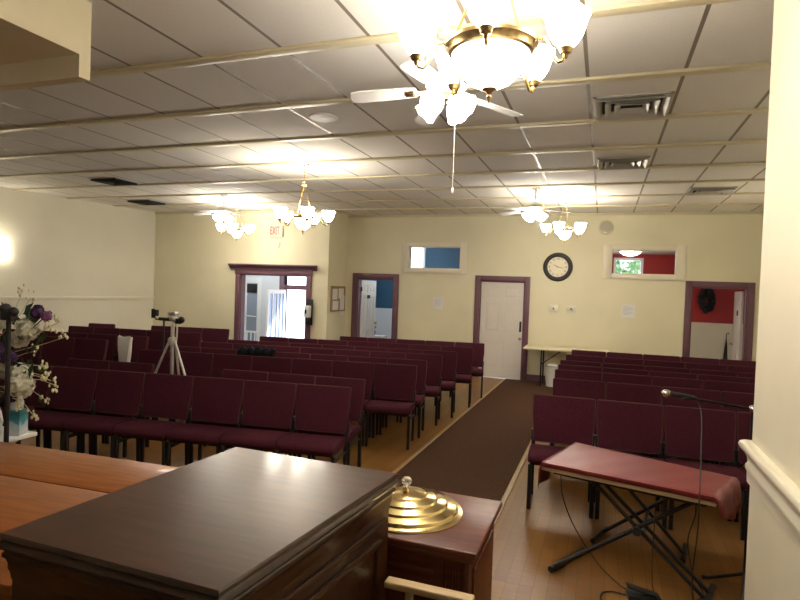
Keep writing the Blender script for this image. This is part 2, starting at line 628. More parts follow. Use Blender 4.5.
# entrance opening with crown header
mb = MB()
for a, b in ((-8.02, -7.89), (-6.17, -6.04)):
    mb.box(a, b, YE - .035, YE, 0, 2.03, bev=.006)
    mb.box(a + .02, b - .02, YE - .045, YE - .03, .2, 2.0, bev=.004)
mb.box(-7.891, -7.87, YE, YE + .15, 0, 2.03)
mb.box(-6.19, -6.169, YE, YE + .15, 0, 2.03)
mb.box(-7.88, -6.18, YE, YE + .15, 2.01, 2.035)
mb.box(-8.03, -6.03, YE - .045, YE, 2.03, 2.145, bev=.004)
x = -8.03
while x < -6.05:
    mb.box(x, x + .03, YE - .075, YE - .03, 2.145, 2.175)
    x += .06
crown = [(YE, 2.14), (YE - .05, 2.14), (YE - .06, 2.175), (YE - .09, 2.19), (YE - .12, 2.225), (YE - .145, 2.235), (YE - .145, 2.262), (YE, 2.262)]
mb.prism(crown, -8.16, -5.92, mx=YZ)
d1 = struct(mb.build('door_1', 'mauve'))

# door 2 (blue room), door 3 (white closed door), door 4 (red room)
d2 = casing('door_2', -5.36, -4.47, 2.025, .125, YB)
lf = leaf_mesh(.74, 1.98).build('door_leaf', 'white', d2, (-5.33, YB + .16, .01), (0, 0, R(85)))
MB().box(.30, .42, -.012, 0, 1.55, 1.63).build('sign_plate', 'plastic', lf)
MB().box(-.03, .0, -.02, .0, 1.72, 1.82).build('hinge', 'brass', lf)
MB().lathe([(0, .0), (.02, .0), (.02, .03), (.035, .04), (.035, .065), (0, .075)], 14, Matrix.Translation((.68, 0, .95)) @ Matrix.Rotation(PI / 2, 4, 'X')).build('door_knob', 'brass', lf)

d3 = casing('door_3', -2.49, -1.55, 2.06, .11, YB)
lf = leaf_mesh(.90, 2.035).build('door_leaf', 'white', d3, (-2.47, YB + .02, .008))
mb = MB()
mb.box(.835, .875, -.012, 0, 1.00, 1.22, bev=.004)
hd = mb.build('door_handle', 'plastic', lf)
MB().tube([(.855, -.01, 1.05), (.855, -.05, 1.07), (.855, -.05, 1.16), (.855, -.01, 1.18)], .009, 8).build('grip', 'plastic', hd)
MB().lathe([(0, 0), (.02, 0), (.014, .03), (.03, .045), (.03, .06), (0, .07)], 14, Matrix.Translation((.862, 0, .86)) @ Matrix.Rotation(PI / 2, 4, 'X')).build('door_knob', 'agedbrass', lf)

d4 = casing('door_4', 1.57, 2.50, 2.065, .11, YB)
lf = leaf_mesh(.84, 2.0).build('door_leaf', 'white', d4, (2.475, YB + .17, .01), (0, 0, R(87)))
MB().box(.30, .40, .04, .052, 1.53, 1.63).build('sign_plate', 'plastic', lf)
MB().box(-.005, .05, .04, .055, 1.70, 1.80).build('hinge', 'switch', lf)
MB().lathe([(0, 0), (.02, 0), (.014, .03), (.03, .045), (.03, .06), (0, .07)], 14, Matrix.Translation((.77, .04, .95)) @ Matrix.Rotation(-PI / 2, 4, 'X')).build('door_knob', 'chrome', lf)

# interior transom windows
def transom(name, xa, xb, za, zb):
    fx, fz = .155, .10
    mb = MB()
    mb.box(xa - fx, xa, YB - .03, YB, za - fz, zb + fz, bev=.006)
    mb.box(xb, xb + fx, YB - .03, YB, za - fz, zb + fz, bev=.006)
    mb.box(xa, xb, YB - .03, YB, za - fz, za, bev=.006)
    mb.box(xa, xb, YB - .03, YB, zb, zb + fz, bev=.006)
    mb.box(xa - .001, xa + .015, YB, YB + .15, za, zb)
    mb.box(xb - .015, xb + .001, YB, YB + .15, za, zb)
    mb.box(xa, xb, YB, YB + .15, za, za + .015)
    mb.box(xa, xb, YB, YB + .15, zb - .015, zb)
    o = struct(mb.build(name, 'rail'))
    MB().box(xa + .015, xb - .015, YB + .07, YB + .076, za + .015, zb - .015).build('pane', 'glass', o)
    return o
transom('window_1', -4.14, -2.95, 2.29, 2.775)
transom('window_2', .12, 1.29, 2.275, 2.75)

# ------------------------------------------------------------------ rooms beyond
def room_shell(nm, x0, x1, y0, y1, zc, hole, up_m, low_m, split, low_z=0.):
    # far wall with a window hole
    if hole:
        panel_wall('wall_%s_far' % nm, up_m, x0, x1, y1, y1 + .12, split, zc, [hole])
    else:
        panel_wall('wall_%s_far' % nm, up_m, x0, x1, y1, y1 + .12, split, zc, [])
    struct(MB().box(x0, x1, y1 - .015, y1 + .12, low_z, split).build('wainscot_%s_far' % nm, low_m, smooth=False))
    struct(MB().box(x0 - .12, x0, y0, y1 + .12, split, zc).box(x1, x1 + .12, y0, y1 + .12, split, zc).build('wall_%s_sides' % nm, up_m, smooth=False))
    struct(MB().box(x0 - .12, x0 + .015, y0, y1, low_z, split).box(x1 - .015, x1 + .12, y0, y1, low_z, split).build('wainscot_%s_sides' % nm, low_m, smooth=False))
    struct(MB().box(x0 - .12, x1 + .12, y0, y1 + .12, zc, zc + .1).build('ceiling_%s' % nm, 'roomwhite', smooth=False))

room_shell('blue_room', -5.95, -2.6, YB + .15, 14.6, 3.2, (-5.1, -4.62, 1.5, 2.95), 'bluep', 'roomwhite', 1.26)
room_shell('red_room', -.4, 3.2, YB + .15, 14.8, 2.86, (.25, .82, 1.5, 2.72), 'redp', 'wall', 1.29)
for nm, (xa, xb, za, zb, y) in {'window_3': (-5.1, -4.62, 1.5, 2.95, 14.6), 'window_4': (.25, .82, 1.5, 2.72, 14.8)}.items():
    mb = MB()
    w = .05
    mb.box(xa - w, xa + .01, y - .03, y + .12, za - w, zb + w).box(xb - .01, xb + w, y - .03, y + .12, za - w, zb + w)
    mb.box(xa, xb, y - .03, y + .12, za - w, za + .01).box(xa, xb, y - .03, y + .12, zb - .01, zb + w)
    mb.box(xa, xb, y + .03, y + .06, (za + zb) / 2 - .02, (za + zb) / 2 + .02)
    o = struct(mb.build(nm, 'bwhite', smooth=False))
    MB().box(xa + .01, xb - .01, y + .04, y + .046, za + .01, zb - .01).build('pane', 'glass', o)

# vestibule behind the entrance
VY = 13.2
VZ = -.4
struct(MB().box(-10.4, -6.07, YE + .15, VY + .15, VZ - .1, VZ).build('floor_vestibule', 'concrete', smooth=False))
struct(MB().box(-10.4, -6.07, YE + .13, YE + .15, VZ, 0).build('step_riser', 'roomwhite', smooth=False))
panel_wall('wall_vestibule_far', 'roomwhite', -10.4, -6.08, VY, VY + .15, VZ, 2.7, [(-9.30, -8.84, VZ + .02, 1.88), (-8.06, -7.22, VZ, 1.70), (-8.06, -7.22, 1.80, 2.12)])
struct(MB().box(-6.165, -6.075, YE + .15, VY + .15, VZ, 2.7).box(-10.4, -10.28, YE + .15, VY, VZ, 2.7).build('wall_vestibule_sides', 'roomwhite', smooth=False))
struct(MB().box(-10.4, -6.07, YE + .15, VY + .15, 2.7, 2.8).build('ceiling_vestibule', 'roomwhite', smooth=False))
# outer doorway frame with transom bar
mb = MB()
mb.box(-8.20, -8.06, VY - .03, VY + .16, VZ, 2.14, bev=.005).box(-7.22, -7.08, VY - .03, VY + .16, VZ, 2.14, bev=.005)
mb.box(-8.06, -7.22, VY - .03, VY + .16, 1.69, 1.81, bev=.005).box(-8.06, -7.22, VY - .03, VY + .16, 2.11, 2.22, bev=.005)
d5 = struct(mb.build('door_5', 'mauve'))
MB().box(-8.06, -7.22, VY + .07, VY + .076, 1.81, 2.11).build('pane', 'glass', d5)
lw, lh = .80, 2.06
mb = MB()
mb.box(0, .08, 0, .045, 0, lh).box(lw - .08, lw, 0, .045, 0, lh).box(.08, lw - .08, 0, .045, lh - .1, lh).box(.08, lw - .08, 0, .045, 0, .12).box(.34, .38, .004, .041, .12, lh - .1).box(.55, .59, .004, .041, .12, lh - .1).box(.20, .235, .004, .041, .12, lh - .1)
lf = mb.build('door_leaf', 'bwhite', d5, (-8.04, VY - .02, VZ + .02), (0, 0, R(-92)), smooth=False)
MB().box(.08, lw - .08, .02, .025, .12, lh - .1).build('pane', 'frostblue', lf)
MB().tube([(.73, -.01, .95), (.73, -.05, .97), (.73, -.05, 1.2), (.73, -.01, 1.22)], .01).build('door_handle', 'chrome', lf)
# glazed storm door at the left of the vestibule
mb = MB()
mb.box(-9.40, -9.30, VY - .03, VY + .16, VZ, 1.98).box(-8.84, -8.74, VY - .03, VY + .16, VZ, 1.98).box(-9.30, -8.84, VY - .03, VY + .16, 1.88, 1.98)
d6 = struct(mb.build('door_6', 'bwhite', smooth=False))
mb = MB()
mb.box(-9.30, -9.24, VY, VY + .04, VZ + .02, 1.88).box(-8.90, -8.84, VY, VY + .04, VZ + .02, 1.88).box(-9.24, -8.90, VY, VY + .04, 1.82, 1.88).box(-9.24, -8.90, VY, VY + .04, VZ + .02, VZ + .3)
lf = mb.build('door_leaf', 'bwhite', d6, smooth=False)
MB().box(-9.24, -8.90, VY + .018, VY + .023, VZ + .3, 1.82).build('pane', 'frost', lf)
MB().box(-9.23, -8.91, VY - .012, VY, 1.56, 1.80).build('sign_plate', 'plastic', lf, smooth=False)
MB().tube([(-9.28, VY - .05, .92), (-8.86, VY - .05, .92)], .016).build('push_bar', 'chrome', lf)
# hanging lantern of the vestibule
t = thing('pendant_lamp', 'peach glass pendant lamp hanging in the vestibule behind the entrance', 'lamp', (-7.20, 12.45, 2.7))
MB().tube([(0, 0, 0), (0, 0, -.42)], .008).build('stem', 'brass', t)
MB().lathe([(.20, -.42), (.185, -.52), (.13, -.62), (.05, -.68), (0, -.69)], 20).build('lamp_shade', 'peach_on', t)
MB().lathe([(0, 0), (.06, 0), (.05, -.03), (0, -.035)], 16).build('canopy', 'brass', t)

# outdoors: pale paving, railing, foliage seen through the openings
struct(MB().box(-22, -6.5, VY + .15, 30, VZ - .15, VZ - .05).build('paving', 'concrete', smooth=False))
t = thing('railing', 'white baluster railing in the vestibule before the glazed storm door', 'railing', (-9.1, 12.85, VZ))
mb = MB()
mb.box(-1.0, .55, -.02, .02, .90, .95)
mb.box(-1.0, .55, -.015, .015, .15, .19)
mb.build('rail', 'bwhite', t, smooth=False)
for i in range(13):
    MB().box(-.99 + i * .125, -.965 + i * .125, -.012, .012, 0, .91).build('baluster', 'bwhite', t, smooth=False)
t = thing('tree', 'leafy green tree outside the window of the red room', 'tree', (.55, 17.2, -.3))
MB().tube([(0, 0, 0), (.05, 0, 1.2), (0, .1, 2.2)], [.12, .10, .06], 10).build('trunk', 'bark', t)
mb = MB()
rnd = random.Random(3)
for i in range(900):
    while True:
        p = Vector((rnd.uniform(-1, 1), rnd.uniform(-1, 1), rnd.uniform(-1, 1)))
        if p.length < 1:
            break
    c = Vector((p.x * 1.1, p.y * 1.0, 2.6 + p.z * 1.2))
    a = Vector((rnd.uniform(-1, 1), rnd.uniform(-1, 1), rnd.uniform(-1, 1))).normalized() * .13
    b = a.cross(Vector((rnd.uniform(-1, 1), rnd.uniform(-1, 1), rnd.uniform(-1, 1)))).normalized() * .07
    mb.quad([c - a, c + b, c + a, c - b])
mb.build('foliage', 'tree', t, smooth=False)

# things in the blue and red rooms
t = thing('potted_plant', 'small dark plant in a pot on a stand inside the blue room', 'plant', (-5.36, 13.0, .64))
MB().lathe([(0, 0), (.05, 0), (.065, .10), (.055, .10), (.05, .09), (0, .09)], 16).build('pot', 'plastic', t)
mb = MB()
for i in range(10):
    a = i * .7
    r = .05 + .015 * (i % 3)
    mb.tube([(0, 0, .08), (r * math.cos(a) * .5, r * math.sin(a) * .5, .16), (r * math.cos(a) * 1.6, r * math.sin(a) * 1.6, .20 + .025 * (i % 4))], [.008, .009, .002], 5)
mb.build('leaves', 'leaf', t)
t = thing('side_table', 'white stand holding the potted plant in the blue room', 'table', (-5.3, 13.0, 0))
MB().box(-.2, .25, -.18, .18, .61, .64, bev=.004).build('table_top', 'bwhite', t)
for sx in (-.17, .22):
    for sy_ in (-.15, .15):
        MB().box(sx - .015, sx + .015, sy_ - .015, sy_ + .015, 0, .61).build('leg', 'bwhite', t, smooth=False)
t = thing('wreath', 'dark round wreath hanging on the red wall beyond the open door', 'wreath', (2.24, 14.63, 1.82))
mb = MB()
rnd = random.Random(5)
for i in range(620):
    a = rnd.uniform(0, TAU)
    r = min(.20, max(.05, rnd.gauss(.125, .04)))
    c = Vector((r * math.cos(a) * .85, rnd.uniform(-.05, .05), r * math.sin(a) * 1.5))
    d = Vector((rnd.uniform(-1, 1), rnd.uniform(-1, .2), rnd.uniform(-1, 1))).normalized() * .045
    e = d.cross(Vector((rnd.uniform(-1, 1), 1, rnd.uniform(-1, 1)))).normalized() * .018
    mb.quad([c - d, c + e, c + d, c - e])
mb.tube([(.14 * math.cos(TAU * i / 28), 0, .24 * math.sin(TAU * i / 28)) for i in range(28)], .035, 8, closed=True)
mb.build('foliage', 'wreath', t, smooth=False)
t = thing('dome_lamp', 'glowing white dome lamp on the red room ceiling seen through the transom', 'lamp', (.52, 13.6, 2.86))
MB().lathe([(.22, -.02), (.20, -.06), (.14, -.10), (.06, -.12), (0, -.125)], 24).build('lamp_shade', 'dome_on', t)
MB().lathe([(0, 0), (.25, 0), (.25, -.025), (0, -.03)], 24).build('base', 'fanwhite', t)
t = thing('umbrella', 'dark furled umbrella leaning on the white lower wall of the red room', 'umbrella', (2.67, 14.66, 0))
MB().tube([(0, 0, .0), (.0, 0, .25), (.01, .02, .5), (.02, .05, .82), (.02, .06, .95)], [.004, .03, .045, .022, .008], 10).build('canopy', 'wreath', t)
MB().tube([(.02, .06, .95), (.02, .06, 1.06), (.05, .05, 1.09), (.07, .05, 1.05)], .009, 8).build('handle', 'plastic', t)

# ------------------------------------------------------------------ church chairs
def back_outline(i):
    w, b = .2635 - i, .249 - i
    pts = [(-b + .02, i), (b - .02, i), (b, i + .02), (b, .10), (w, .25)]
    for k in range(6):
        a = PI / 2 * k / 5
        pts.append((w - .020 + .020 * math.cos(a), .425 - i - .020 + .020 * math.sin(a)))
    pts += [(-x, z) for x, z in pts[:4:-1]]
    pts += [(-w, .25), (-b, .10), (-b, i + .02)]
    return pts

def make_chair():
    t = thing('church_chair', 'burgundy padded church chair', 'chair')
    # seat cushion, crowned, with a waterfall front edge
    seat_prof = [(-.215, .418), (-.222, .445), (-.212, .472), (-.185, .488), (-.08, .495), (.06, .488), (.15, .478), (.168, .468), (.168, .405), (-.19, .402)]
    mb = MB()
    mb.prism(seat_prof, -.2615, .2615, mx=YZ, bev=.016, seg=3)
    mb.build('seat', 'fabric', t, angle=50)
    # back rest
    tilt = Matrix.Translation((0, .178, .495)) @ Matrix.Rotation(R(-9), 4, 'X')
    mb = MB()
    mb.prism(back_outline(0), -.0, .055, mx=tilt @ XZ, bev=.012, seg=3)
    mb.build('backrest', 'fabric', t, angle=50)
    mb = MB()
    pts = [tilt @ Vector((x, .004, z)) for x, z in back_outline(.005)]
    mb.tube(pts, .0042, 6, closed=True)
    mb.build('piping', 'piping', t)
    # frame
    mb = MB()
    mb.box(-.225, .225, -.175, -.150, .382, .404).box(-.225, .225, .125, .15, .382, .404)
    mb.box(-.243, -.222, -.185, .185, .380, .404).box(.222, .243, -.185, .185, .380, .404)
    mb.box(-.23, .23, .178, .196, .43, .46)
    mb.build('seat_frame', 'metal', t, smooth=False)
    for s in (-1, 1):
        MB().box(-.0155, .0155, -.0155, .0155, 0, .385, bev=.003, seg=1).build('leg', 'metal', t, (s * .243, -.172, 0))
        mb = MB()
        mb.prism([(.196, 0), (.221, 0), (.205, .40), (.206, .50), (.222, .60), (.200, .60), (.182, .50), (.180, .40)], s * .243 - .0155, s * .243 + .0155, mx=YZ)
        mb.build('leg', 'metal', t, smooth=False)
        mb = MB()
        mb.box(s * .257 - .006, s * .257 + .006, .186, .236, .505, .60, bev=.003, seg=1)
        mb.build('ganging_bracket', 'metal', t)
        mb = MB()
        mb.box(s * .243 - .009, s * .243 + .009, -.165, .19, .318, .336, bev=.003, seg=1)
        mb.build('stretcher', 'metal', t)
    return t

proto = make_chair()
used = [False]
ORD = ['first', 'second', 'third', 'fourth', 'fifth', 'sixth', 'seventh', 'eighth', 'ninth']

def place_chair(x, y, th, label, group):
    """x,y = where the middle of the back's top edge stands"""
    o = proto if not used[0] else copy_tree(proto)
    used[0] = True
    off = .262
    o.location = (x + math.sin(th) * off, y - math.cos(th) * off, .012 if (-9.9 < x < -6.35 and y > 4.3) else 0)
    o.rotation_euler = (0, 0, th)
    o['label'] = label
    o['category'] = 'chair'
    if group:
        o['group'] = group
    return o

def chair_row(ex, ey, deg, n, pitch, right_end, fmt, group, jit=.25, wide=1.):
    th = R(deg)
    rnd = random.Random(int(abs(ex * 1000) + abs(ey) * 77))
    for k in range(n):
        s = (k + .5) * pitch * (-1 if right_end else 1)
        c = place_chair(ex + s * math.cos(th), ey + s * math.sin(th), th + R(rnd.uniform(-jit, jit)), fmt % ORD[k], group)
        c.scale = (wide, 1, 1)

LB = 'burgundy padded church chair, %%s from the carpeted aisle in %s left-hand row'
gl = 'church chairs left of the aisle'
chair_row(-2.155, 4.755, 9.0, 8, .53, True, LB % 'the nearest', gl)
chair_row(-2.22, 5.235, 7.0, 3, .53, True, LB % 'the second', gl)
chair_row(-4.63, 4.93, 10.0, 2, .53, True, 'burgundy church chair in the second row left of the silver tripod, %s from it', gl)
chair_row(-2.09, 6.52, 10.4, 7, .53, True, LB % 'the third', gl)
chair_row(-2.13, 7.06, 10.4, 7, .53, True, LB % 'the fourth', gl)
chair_row(-2.12, 7.78, 10.4, 7, .53, True, LB % 'the fifth', gl)
chair_row(-2.04, 8.32, 10.4, 7, .53, True, LB % 'the sixth', gl)
chair_row(-1.97, 9.12, 10.4, 7, .53, True, LB % 'the seventh', gl)
chair_row(-1.95, 9.95, 11.0, 5, .53, True, LB % 'the last', gl)
FB = 'burgundy church chair, %%s from the right in the %s row of the far-left section'
gf = 'church chairs of the far-left section'
chair_row(-6.86, 6.38, 10, 4, .535, True, FB % 'front', gf)
chair_row(-6.79, 7.10, 10, 5, .535, True, FB % 'second', gf)
chair_row(-6.63, 8.17, 9, 5, .535, True, FB % 'third', gf)
chair_row(-6.80, 9.18, 13, 3, .535, True, FB % 'rear', gf)
place_chair(-9.3, 8.50, R(16), 'burgundy church chair standing alone by the left wall behind the far-left rows', gf)
RB = 'burgundy padded church chair, %%s from the carpeted aisle in %s right-hand row'
gr = 'church chairs right of the aisle'
for (ex, ey, n, w) in ((-.575, 5.33, 4, 'the nearest'), (-.49, 6.46, 5, 'the second'), (-.53, 7.22, 5, 'the third'), (-.53, 7.74, 5, 'the fourth'),
                       (-.54, 8.27, 5, 'the fifth'), (-.51, 9.05, 5, 'the sixth'), (-.47, 9.90, 5, 'the last')):
    chair_row(ex, ey, 3, n, .555, False, RB % w, gr, .25, 1.045)

# ------------------------------------------------------------------ chandeliers
def chandelier(label, loc, rz, drop, R0=.33, k=1.):
    """drop = ceiling to finial tip"""
    t = thing('chandelier', label, 'chandelier', loc, rz, 'brass chandeliers of the hall')
    zf = -drop
    zr = zf + .24             # bowl rim / ring height
    zh = zr + .42             # hub where the rods meet
    MB().lathe([(0, 0), (.075, 0), (.075, -.012), (.06, -.03), (.02, -.045), (0, -.05)], 24).build('canopy', 'brass', t)
    mb = MB()
    # chain of links
    zc = -.045
    i = 0
    while zc > zh + .03:
        ring = []
        for q in range(12):
            a = TAU * q / 12
            p = (.009 * math.cos(a), 0, zc - .018 + .019 * math.sin(a)) if i % 2 else (0, .009 * math.cos(a), zc - .018 + .019 * math.sin(a))
            ring.append(p)
        mb.tube(ring, .003, 5, closed=True)
        zc -= .030
        i += 1
    mb.build('chain', 'brass', t)
    mb = MB()
    mb.lathe([(0, zh + .06), (.012, zh + .06), (.02, zh + .045), (.012, zh + .03), (.03, zh + .015), (.04, zh), (.03, zh - .012), (0, zh - .015)], 16)
    mb.build('hub', 'brass', t)
    for q in range(3):
        a = TAU * q / 3 + .4
        MB().tube([(.022 * math.cos(a), .022 * math.sin(a), zh), (.10 * k * math.cos(a), .10 * k * math.sin(a), (zh + zr) / 2), (.175 * k * math.cos(a), .175 * k * math.sin(a), zr + .01)], .006, 8).build('rod', 'brass', t)
    mb = MB()
    mb.lathe([(r_ * k, z_) for r_, z_ in ((.165, zr - .022), (.172, zr - .028), (.186, zr - .022), (.192, zr - .005), (.205, zr + .004), (.205, zr + .018), (.190, zr + .026), (.180, zr + .035), (.160, zr + .035), (.160, zr - .02), (.165, zr - .022))], 40)
    mb.build('ring', 'agedbrass', t)
    mb = MB()
    mb.lathe([(r_ * k, z_) for r_, z_ in ((.160, zr - .012), (.157, zr - .05), (.136, zr - .10), (.095, zr - .145), (.045, zr - .17), (0, zr - .175))], 32)
    mb.build('glass_bowl', 'bowl_on', t)
    MB().lathe([(0, zr - .168), (.032, zr - .172), (.034, zr - .178), (.014, zr - .19), (.008, zr - .202), (.013, zr - .212), (.006, zr - .225), (.0045, zr - .236), (0, zr - .24)], 14).build('finial', 'agedbrass', t)
    n = 5
    for q in range(n):
        a = TAU * q / n
        ca, sa = math.cos(a), math.sin(a)
        pts = []
        for (r, z) in ((.19, .0), (.225, .022), (.262, .03), (.295, .005), (.322, -.03), (.355, -.047), (.385, -.035), (.398, -.01), (.40, .008)):
            ri = .19 * k
            rr = ri + (r - .19) * (R0 - ri) / .21
            pts.append((rr * ca, rr * sa, zr + z - .075 * (r - .19) / .21))
        arm = MB().tube(pts, .0075, 8).build('arm', 'brass', t)
        T = Matrix.Translation((R0 * ca, R0 * sa, zr - .075))
        MB().lathe([(0, -.022), (.008, -.022), (.012, -.005), (.022, 0), (.026, .012), (.03, .02), (.022, .03), (.02, .05), (0, .05)], 14, T).build('shade_holder', 'agedbrass', arm)
        MB().lathe([(.026, .02), (.05, .045), (.068, .075), (.078, .105), (.085, .135), (.096, .158)], 24, T, wave=lambda i, a: (.006 * math.sin(8 * a) if i == 5 else 0)).build('lamp_shade', 'shade_on', arm)
        MB().ball((R0 * ca, R0 * sa, zr + .0), .028, 2, (1, 1, 1.3)).build('bulb', 'bulb_on', arm)
    return t

chandelier('large brass chandelier with a glowing bowl in the foreground at top centre', (-.515, 2.50, CE), R(62), .80)
chandelier('brass chandelier on a long chain left of centre, nearest the EXIT sign', (-3.84, 6.71, CE), R(20), .97, .335, .72)
chandelier('small brass chandelier farthest left, hanging behind the left ceiling fan', (-7.22, 9.90, CE), R(5), .79, .32, .72)
chandelier('small brass chandelier above the clock, beside the right-hand ceiling fan', (-.665, 9.94, CE), R(40), .79, .31, .72)

# ------------------------------------------------------------------ ceiling fans
def fan(label, loc, rz, chain, drop=.0):
    t = thing('ceiling_fan', label, 'ceiling fan', loc, rz, 'white ceiling fans')
    MB().lathe([(0, 0), (.075, 0), (.075, -.01), (.06, -.045), (.02, -.06), (0, -.06)], 24).build('canopy', 'fanwhite', t)
    MB().tube([(0, 0, -.05), (0, 0, -.20 - drop)], .012, 10).build('downrod', 'fanwhite', t)
    z = -.19 - drop
    MB().lathe([(0, z), (.05, z), (.10, z - .018), (.128, z - .04), (.130, z - .085), (.115, z - .10), (.08, z - .115), (0, z - .118)], 32).build('motor', 'fanwhite', t)
    MB().lathe([(.1301, z - .05), (.134, z - .056), (.134, z - .068), (.1301, z - .074)], 32).build('trim_band', 'brass', t)
    for k in range(5):
        a = TAU * k / 5
        m = Matrix.Rotation(a, 4, 'Z') @ Matrix.Translation((0, 0, z - .10)) @ Matrix.Rotation(R(5), 4, 'Y') @ Matrix.Rotation(R(11), 4, 'X')
        mb = MB()
        mb.prism([(.19, -.048), (.26, -.06), (.55, -.068), (.60, -.055), (.615, 0), (.60, .055), (.55, .068), (.26, .06), (.19, .048)], -.003, .003, mx=m)
        bl = mb.build('blade', 'fanwhite', t)
        mb = MB()
        mb.prism([(.09, -.02), (.16, -.014), (.21, -.04), (.26, -.03), (.26, .03), (.21, .04), (.16, .014), (.09, .02)], -.009, -.003, mx=m)
        mb.build('blade_iron', 'brass', bl)
    zl = z - .118
    MB().lathe([(0, zl), (.05, zl), (.055, zl - .03), (.045, zl - .05), (.02, zl - .06), (0, zl - .065)], 20).build('light_kit', 'brass', t)
    for k in range(4):
        a = TAU * k / 4 + .4
        m = Matrix.Rotation(a, 4, 'Z') @ Matrix.Translation((.055, 0, zl - .03)) @ Matrix.Rotation(R(128), 4, 'Y')
        MB().lathe([(.022, .015), (.045, .045), (.06, .08), (.066, .11), (.075, .135)], 20, m, wave=lambda i, a: (.005 * math.sin(6 * a) if i == 4 else 0)).build('lamp_shade', 'fan_on', t)
    mb = MB()
    mb.tube([(.045, -.04, zl - .03), (.048, -.042, zl - .1), (.048, -.042, zl - chain)], .0022, 5)
    mb.ball((.048, -.042, zl - chain), .010, 2, (1, 1, 1.8))
    mb.build('pull_chain', 'switch', t)
    return t
fan('white ceiling fan with lit shades right behind the large foreground chandelier', (-.99, 3.47, CE), R(50), .62, .08)
fan('white ceiling fan with lit shades on the left, in front of the entrance wall', (-6.76, 8.85, CE), R(46), .25, .05)
fan('white ceiling fan on the right, hanging above the closed white door', (-1.05, 8.95, CE), R(15), .74, .05)

# wall sconces: one real, the others added unseen for brightness
def sconce(label, loc, rz):
    t = thing('wall_sconce', label, 'wall lamp', loc, rz)
    MB().lathe([(0, 0), (.06, 0), (.05, .02), (0, .03)], 20, Matrix.Rotation(PI / 2, 4, 'Y')).build('wall_plate', 'agedbrass', t)
    for s in (-1, 1):
        arm = MB().tube([(.02, 0, 0), (.08, s * .06, -.05), (.12, s * .13, -.03), (.12, s * .15, .02)], .008, 8).build('arm', 'agedbrass', t)
        T = Matrix.Translation((.12, s * .15, .02))
        MB().lathe([(.025, .0), (.05, .03), (.068, .065), (.08, .11), (.09, .14)], 20, T).build('lamp_shade', 'sconce_on', arm)
        MB().ball((.12, s * .15, .10), .028, 2, (1, 1, 1.3)).build('bulb', 'bulb_on', arm)
sconce('glowing wall sconce with glass shades on the left wall', (lx(7.35), 7.35, 2.15), R(6))
sconce('added fill light shaped as a sconce on the left wall, outside the picture', (lx(3.3), 3.3, 2.15), R(6))  # unseen extra light, added to lift the hall's brightness
sconce('added fill light shaped as a sconce near the keyboard, hidden by the pale pier', (2.8, 5.2, 2.15), PI)  # added out of view to brighten the right side of the ceiling
sconce('added fill light shaped as a sconce near the red room, hidden by the pale pier', (2.8, 9.4, 2.15), PI)  # second added light behind the pier, brightens the far right end

t = thing('dome_lamp', 'added dome-shaped fill light under the soffit box, outside the picture', 'lamp', (-4.4, .9, 3.15))  # unseen light added to brighten the soffit fascia
MB().lathe([(.27, -.02), (.25, -.06), (.15, -.09), (0, -.105)], 24).build('lamp_shade', 'dome_on', t)
MB().lathe([(0, 0), (.29, 0), (.29, -.02), (0, -.025)], 24).build('base', 'fanwhite', t)

# ------------------------------------------------------------------ ceiling vents and speakers
def vent(label, x0, x1, y0, y1, dark=False):
    t = thing('ceiling_vent', label, 'vent', ((x0 + x1) / 2, (y0 + y1) / 2, CE), 0, 'ceiling air vents')
    w, d = (x1 - x0) / 2, (y1 - y0) / 2
    MB().box(-w + .01, w - .01, -d + .01, d - .01, -.004, 0).build('duct_opening', 'vdark', t, smooth=False)
    fm = 'vent'
    mb = MB()
    for a, b, c, e in ((-w, w, -d, -d + .03), (-w, w, d - .03, d), (-w, -w + .03, -d, d), (w - .03, w, -d, d)):
        mb.box(a, b, c, e, -.014, 0, bev=.003, seg=1)
    mb.build('frame', fm, t)
    for i in range(1, 4):
        f = 1 - i * .24
        ww, dd = w * f, d * f
        mb = MB()
        th = .028
        def rib(p, q, n):
            a, b = Vector(p), Vector(q)
            n = Vector(n)
            lo = Vector((0, 0, -.045))
            mb.quad([a, b, b + n * .03 + lo, a + n * .03 + lo])
        for s in (-1, 1):
            mb.prism([(s * dd, -.003), (s * (dd + .045), -.042), (s * (dd + .052), -.042), (s * (dd + .01), -.003)], -ww - .045, ww + .045, mx=YZ)
            mb.prism([(s * ww, -.003), (s * (ww + .045), -.042), (s * (ww + .052), -.042), (s * (ww + .01), -.003)], -dd - .045, dd + .045, mx=XZ)
        mb.build('louvre', 'vdark' if dark else fm, t, smooth=False)
vent('large square louvred ceiling vent nearest the camera on the right', -.15, .465, 4.94, 5.49)
vent('square louvred ceiling vent in the middle of the right-hand line', -.14, .445, 7.15, 7.66)
vent('square louvred ceiling vent over the red room end of the hall', 1.14, 1.75, 9.3, 9.79)
vent('dark ceiling vent on the left above the nearer far-left chairs', -8.12, -7.55, 7.08, 7.6, True)
vent('dark ceiling vent farthest left near the corner of the back wall', -9.5, -8.87, 9.2, 9.72, True)

tag(MB().lathe([(0, 0), (.14, 0), (.135, -.012), (.11, -.016), (0, -.018)], 28).build('ceiling_speaker', 'ceilspk', None, (-2.63, 4.93, CE)), 'round white ceiling speaker left of the foreground fan', 'speaker')
t = thing('wall_speaker', 'round beige speaker grille on the back wall right of the clock', 'speaker', (-.005, YB, 3.19))
MB().lathe([(.118, 0), (.145, 0), (.145, .012), (.128, .02), (.118, .014)], 32, Matrix.Rotation(PI / 2, 4, 'X')).build('rim', 'strip', t)
MB().lathe([(0, .014), (.09, .012), (.12, .006), (.12, 0)], 28, Matrix.Rotation(PI / 2, 4, 'X')).build('grille', 'grille', t)

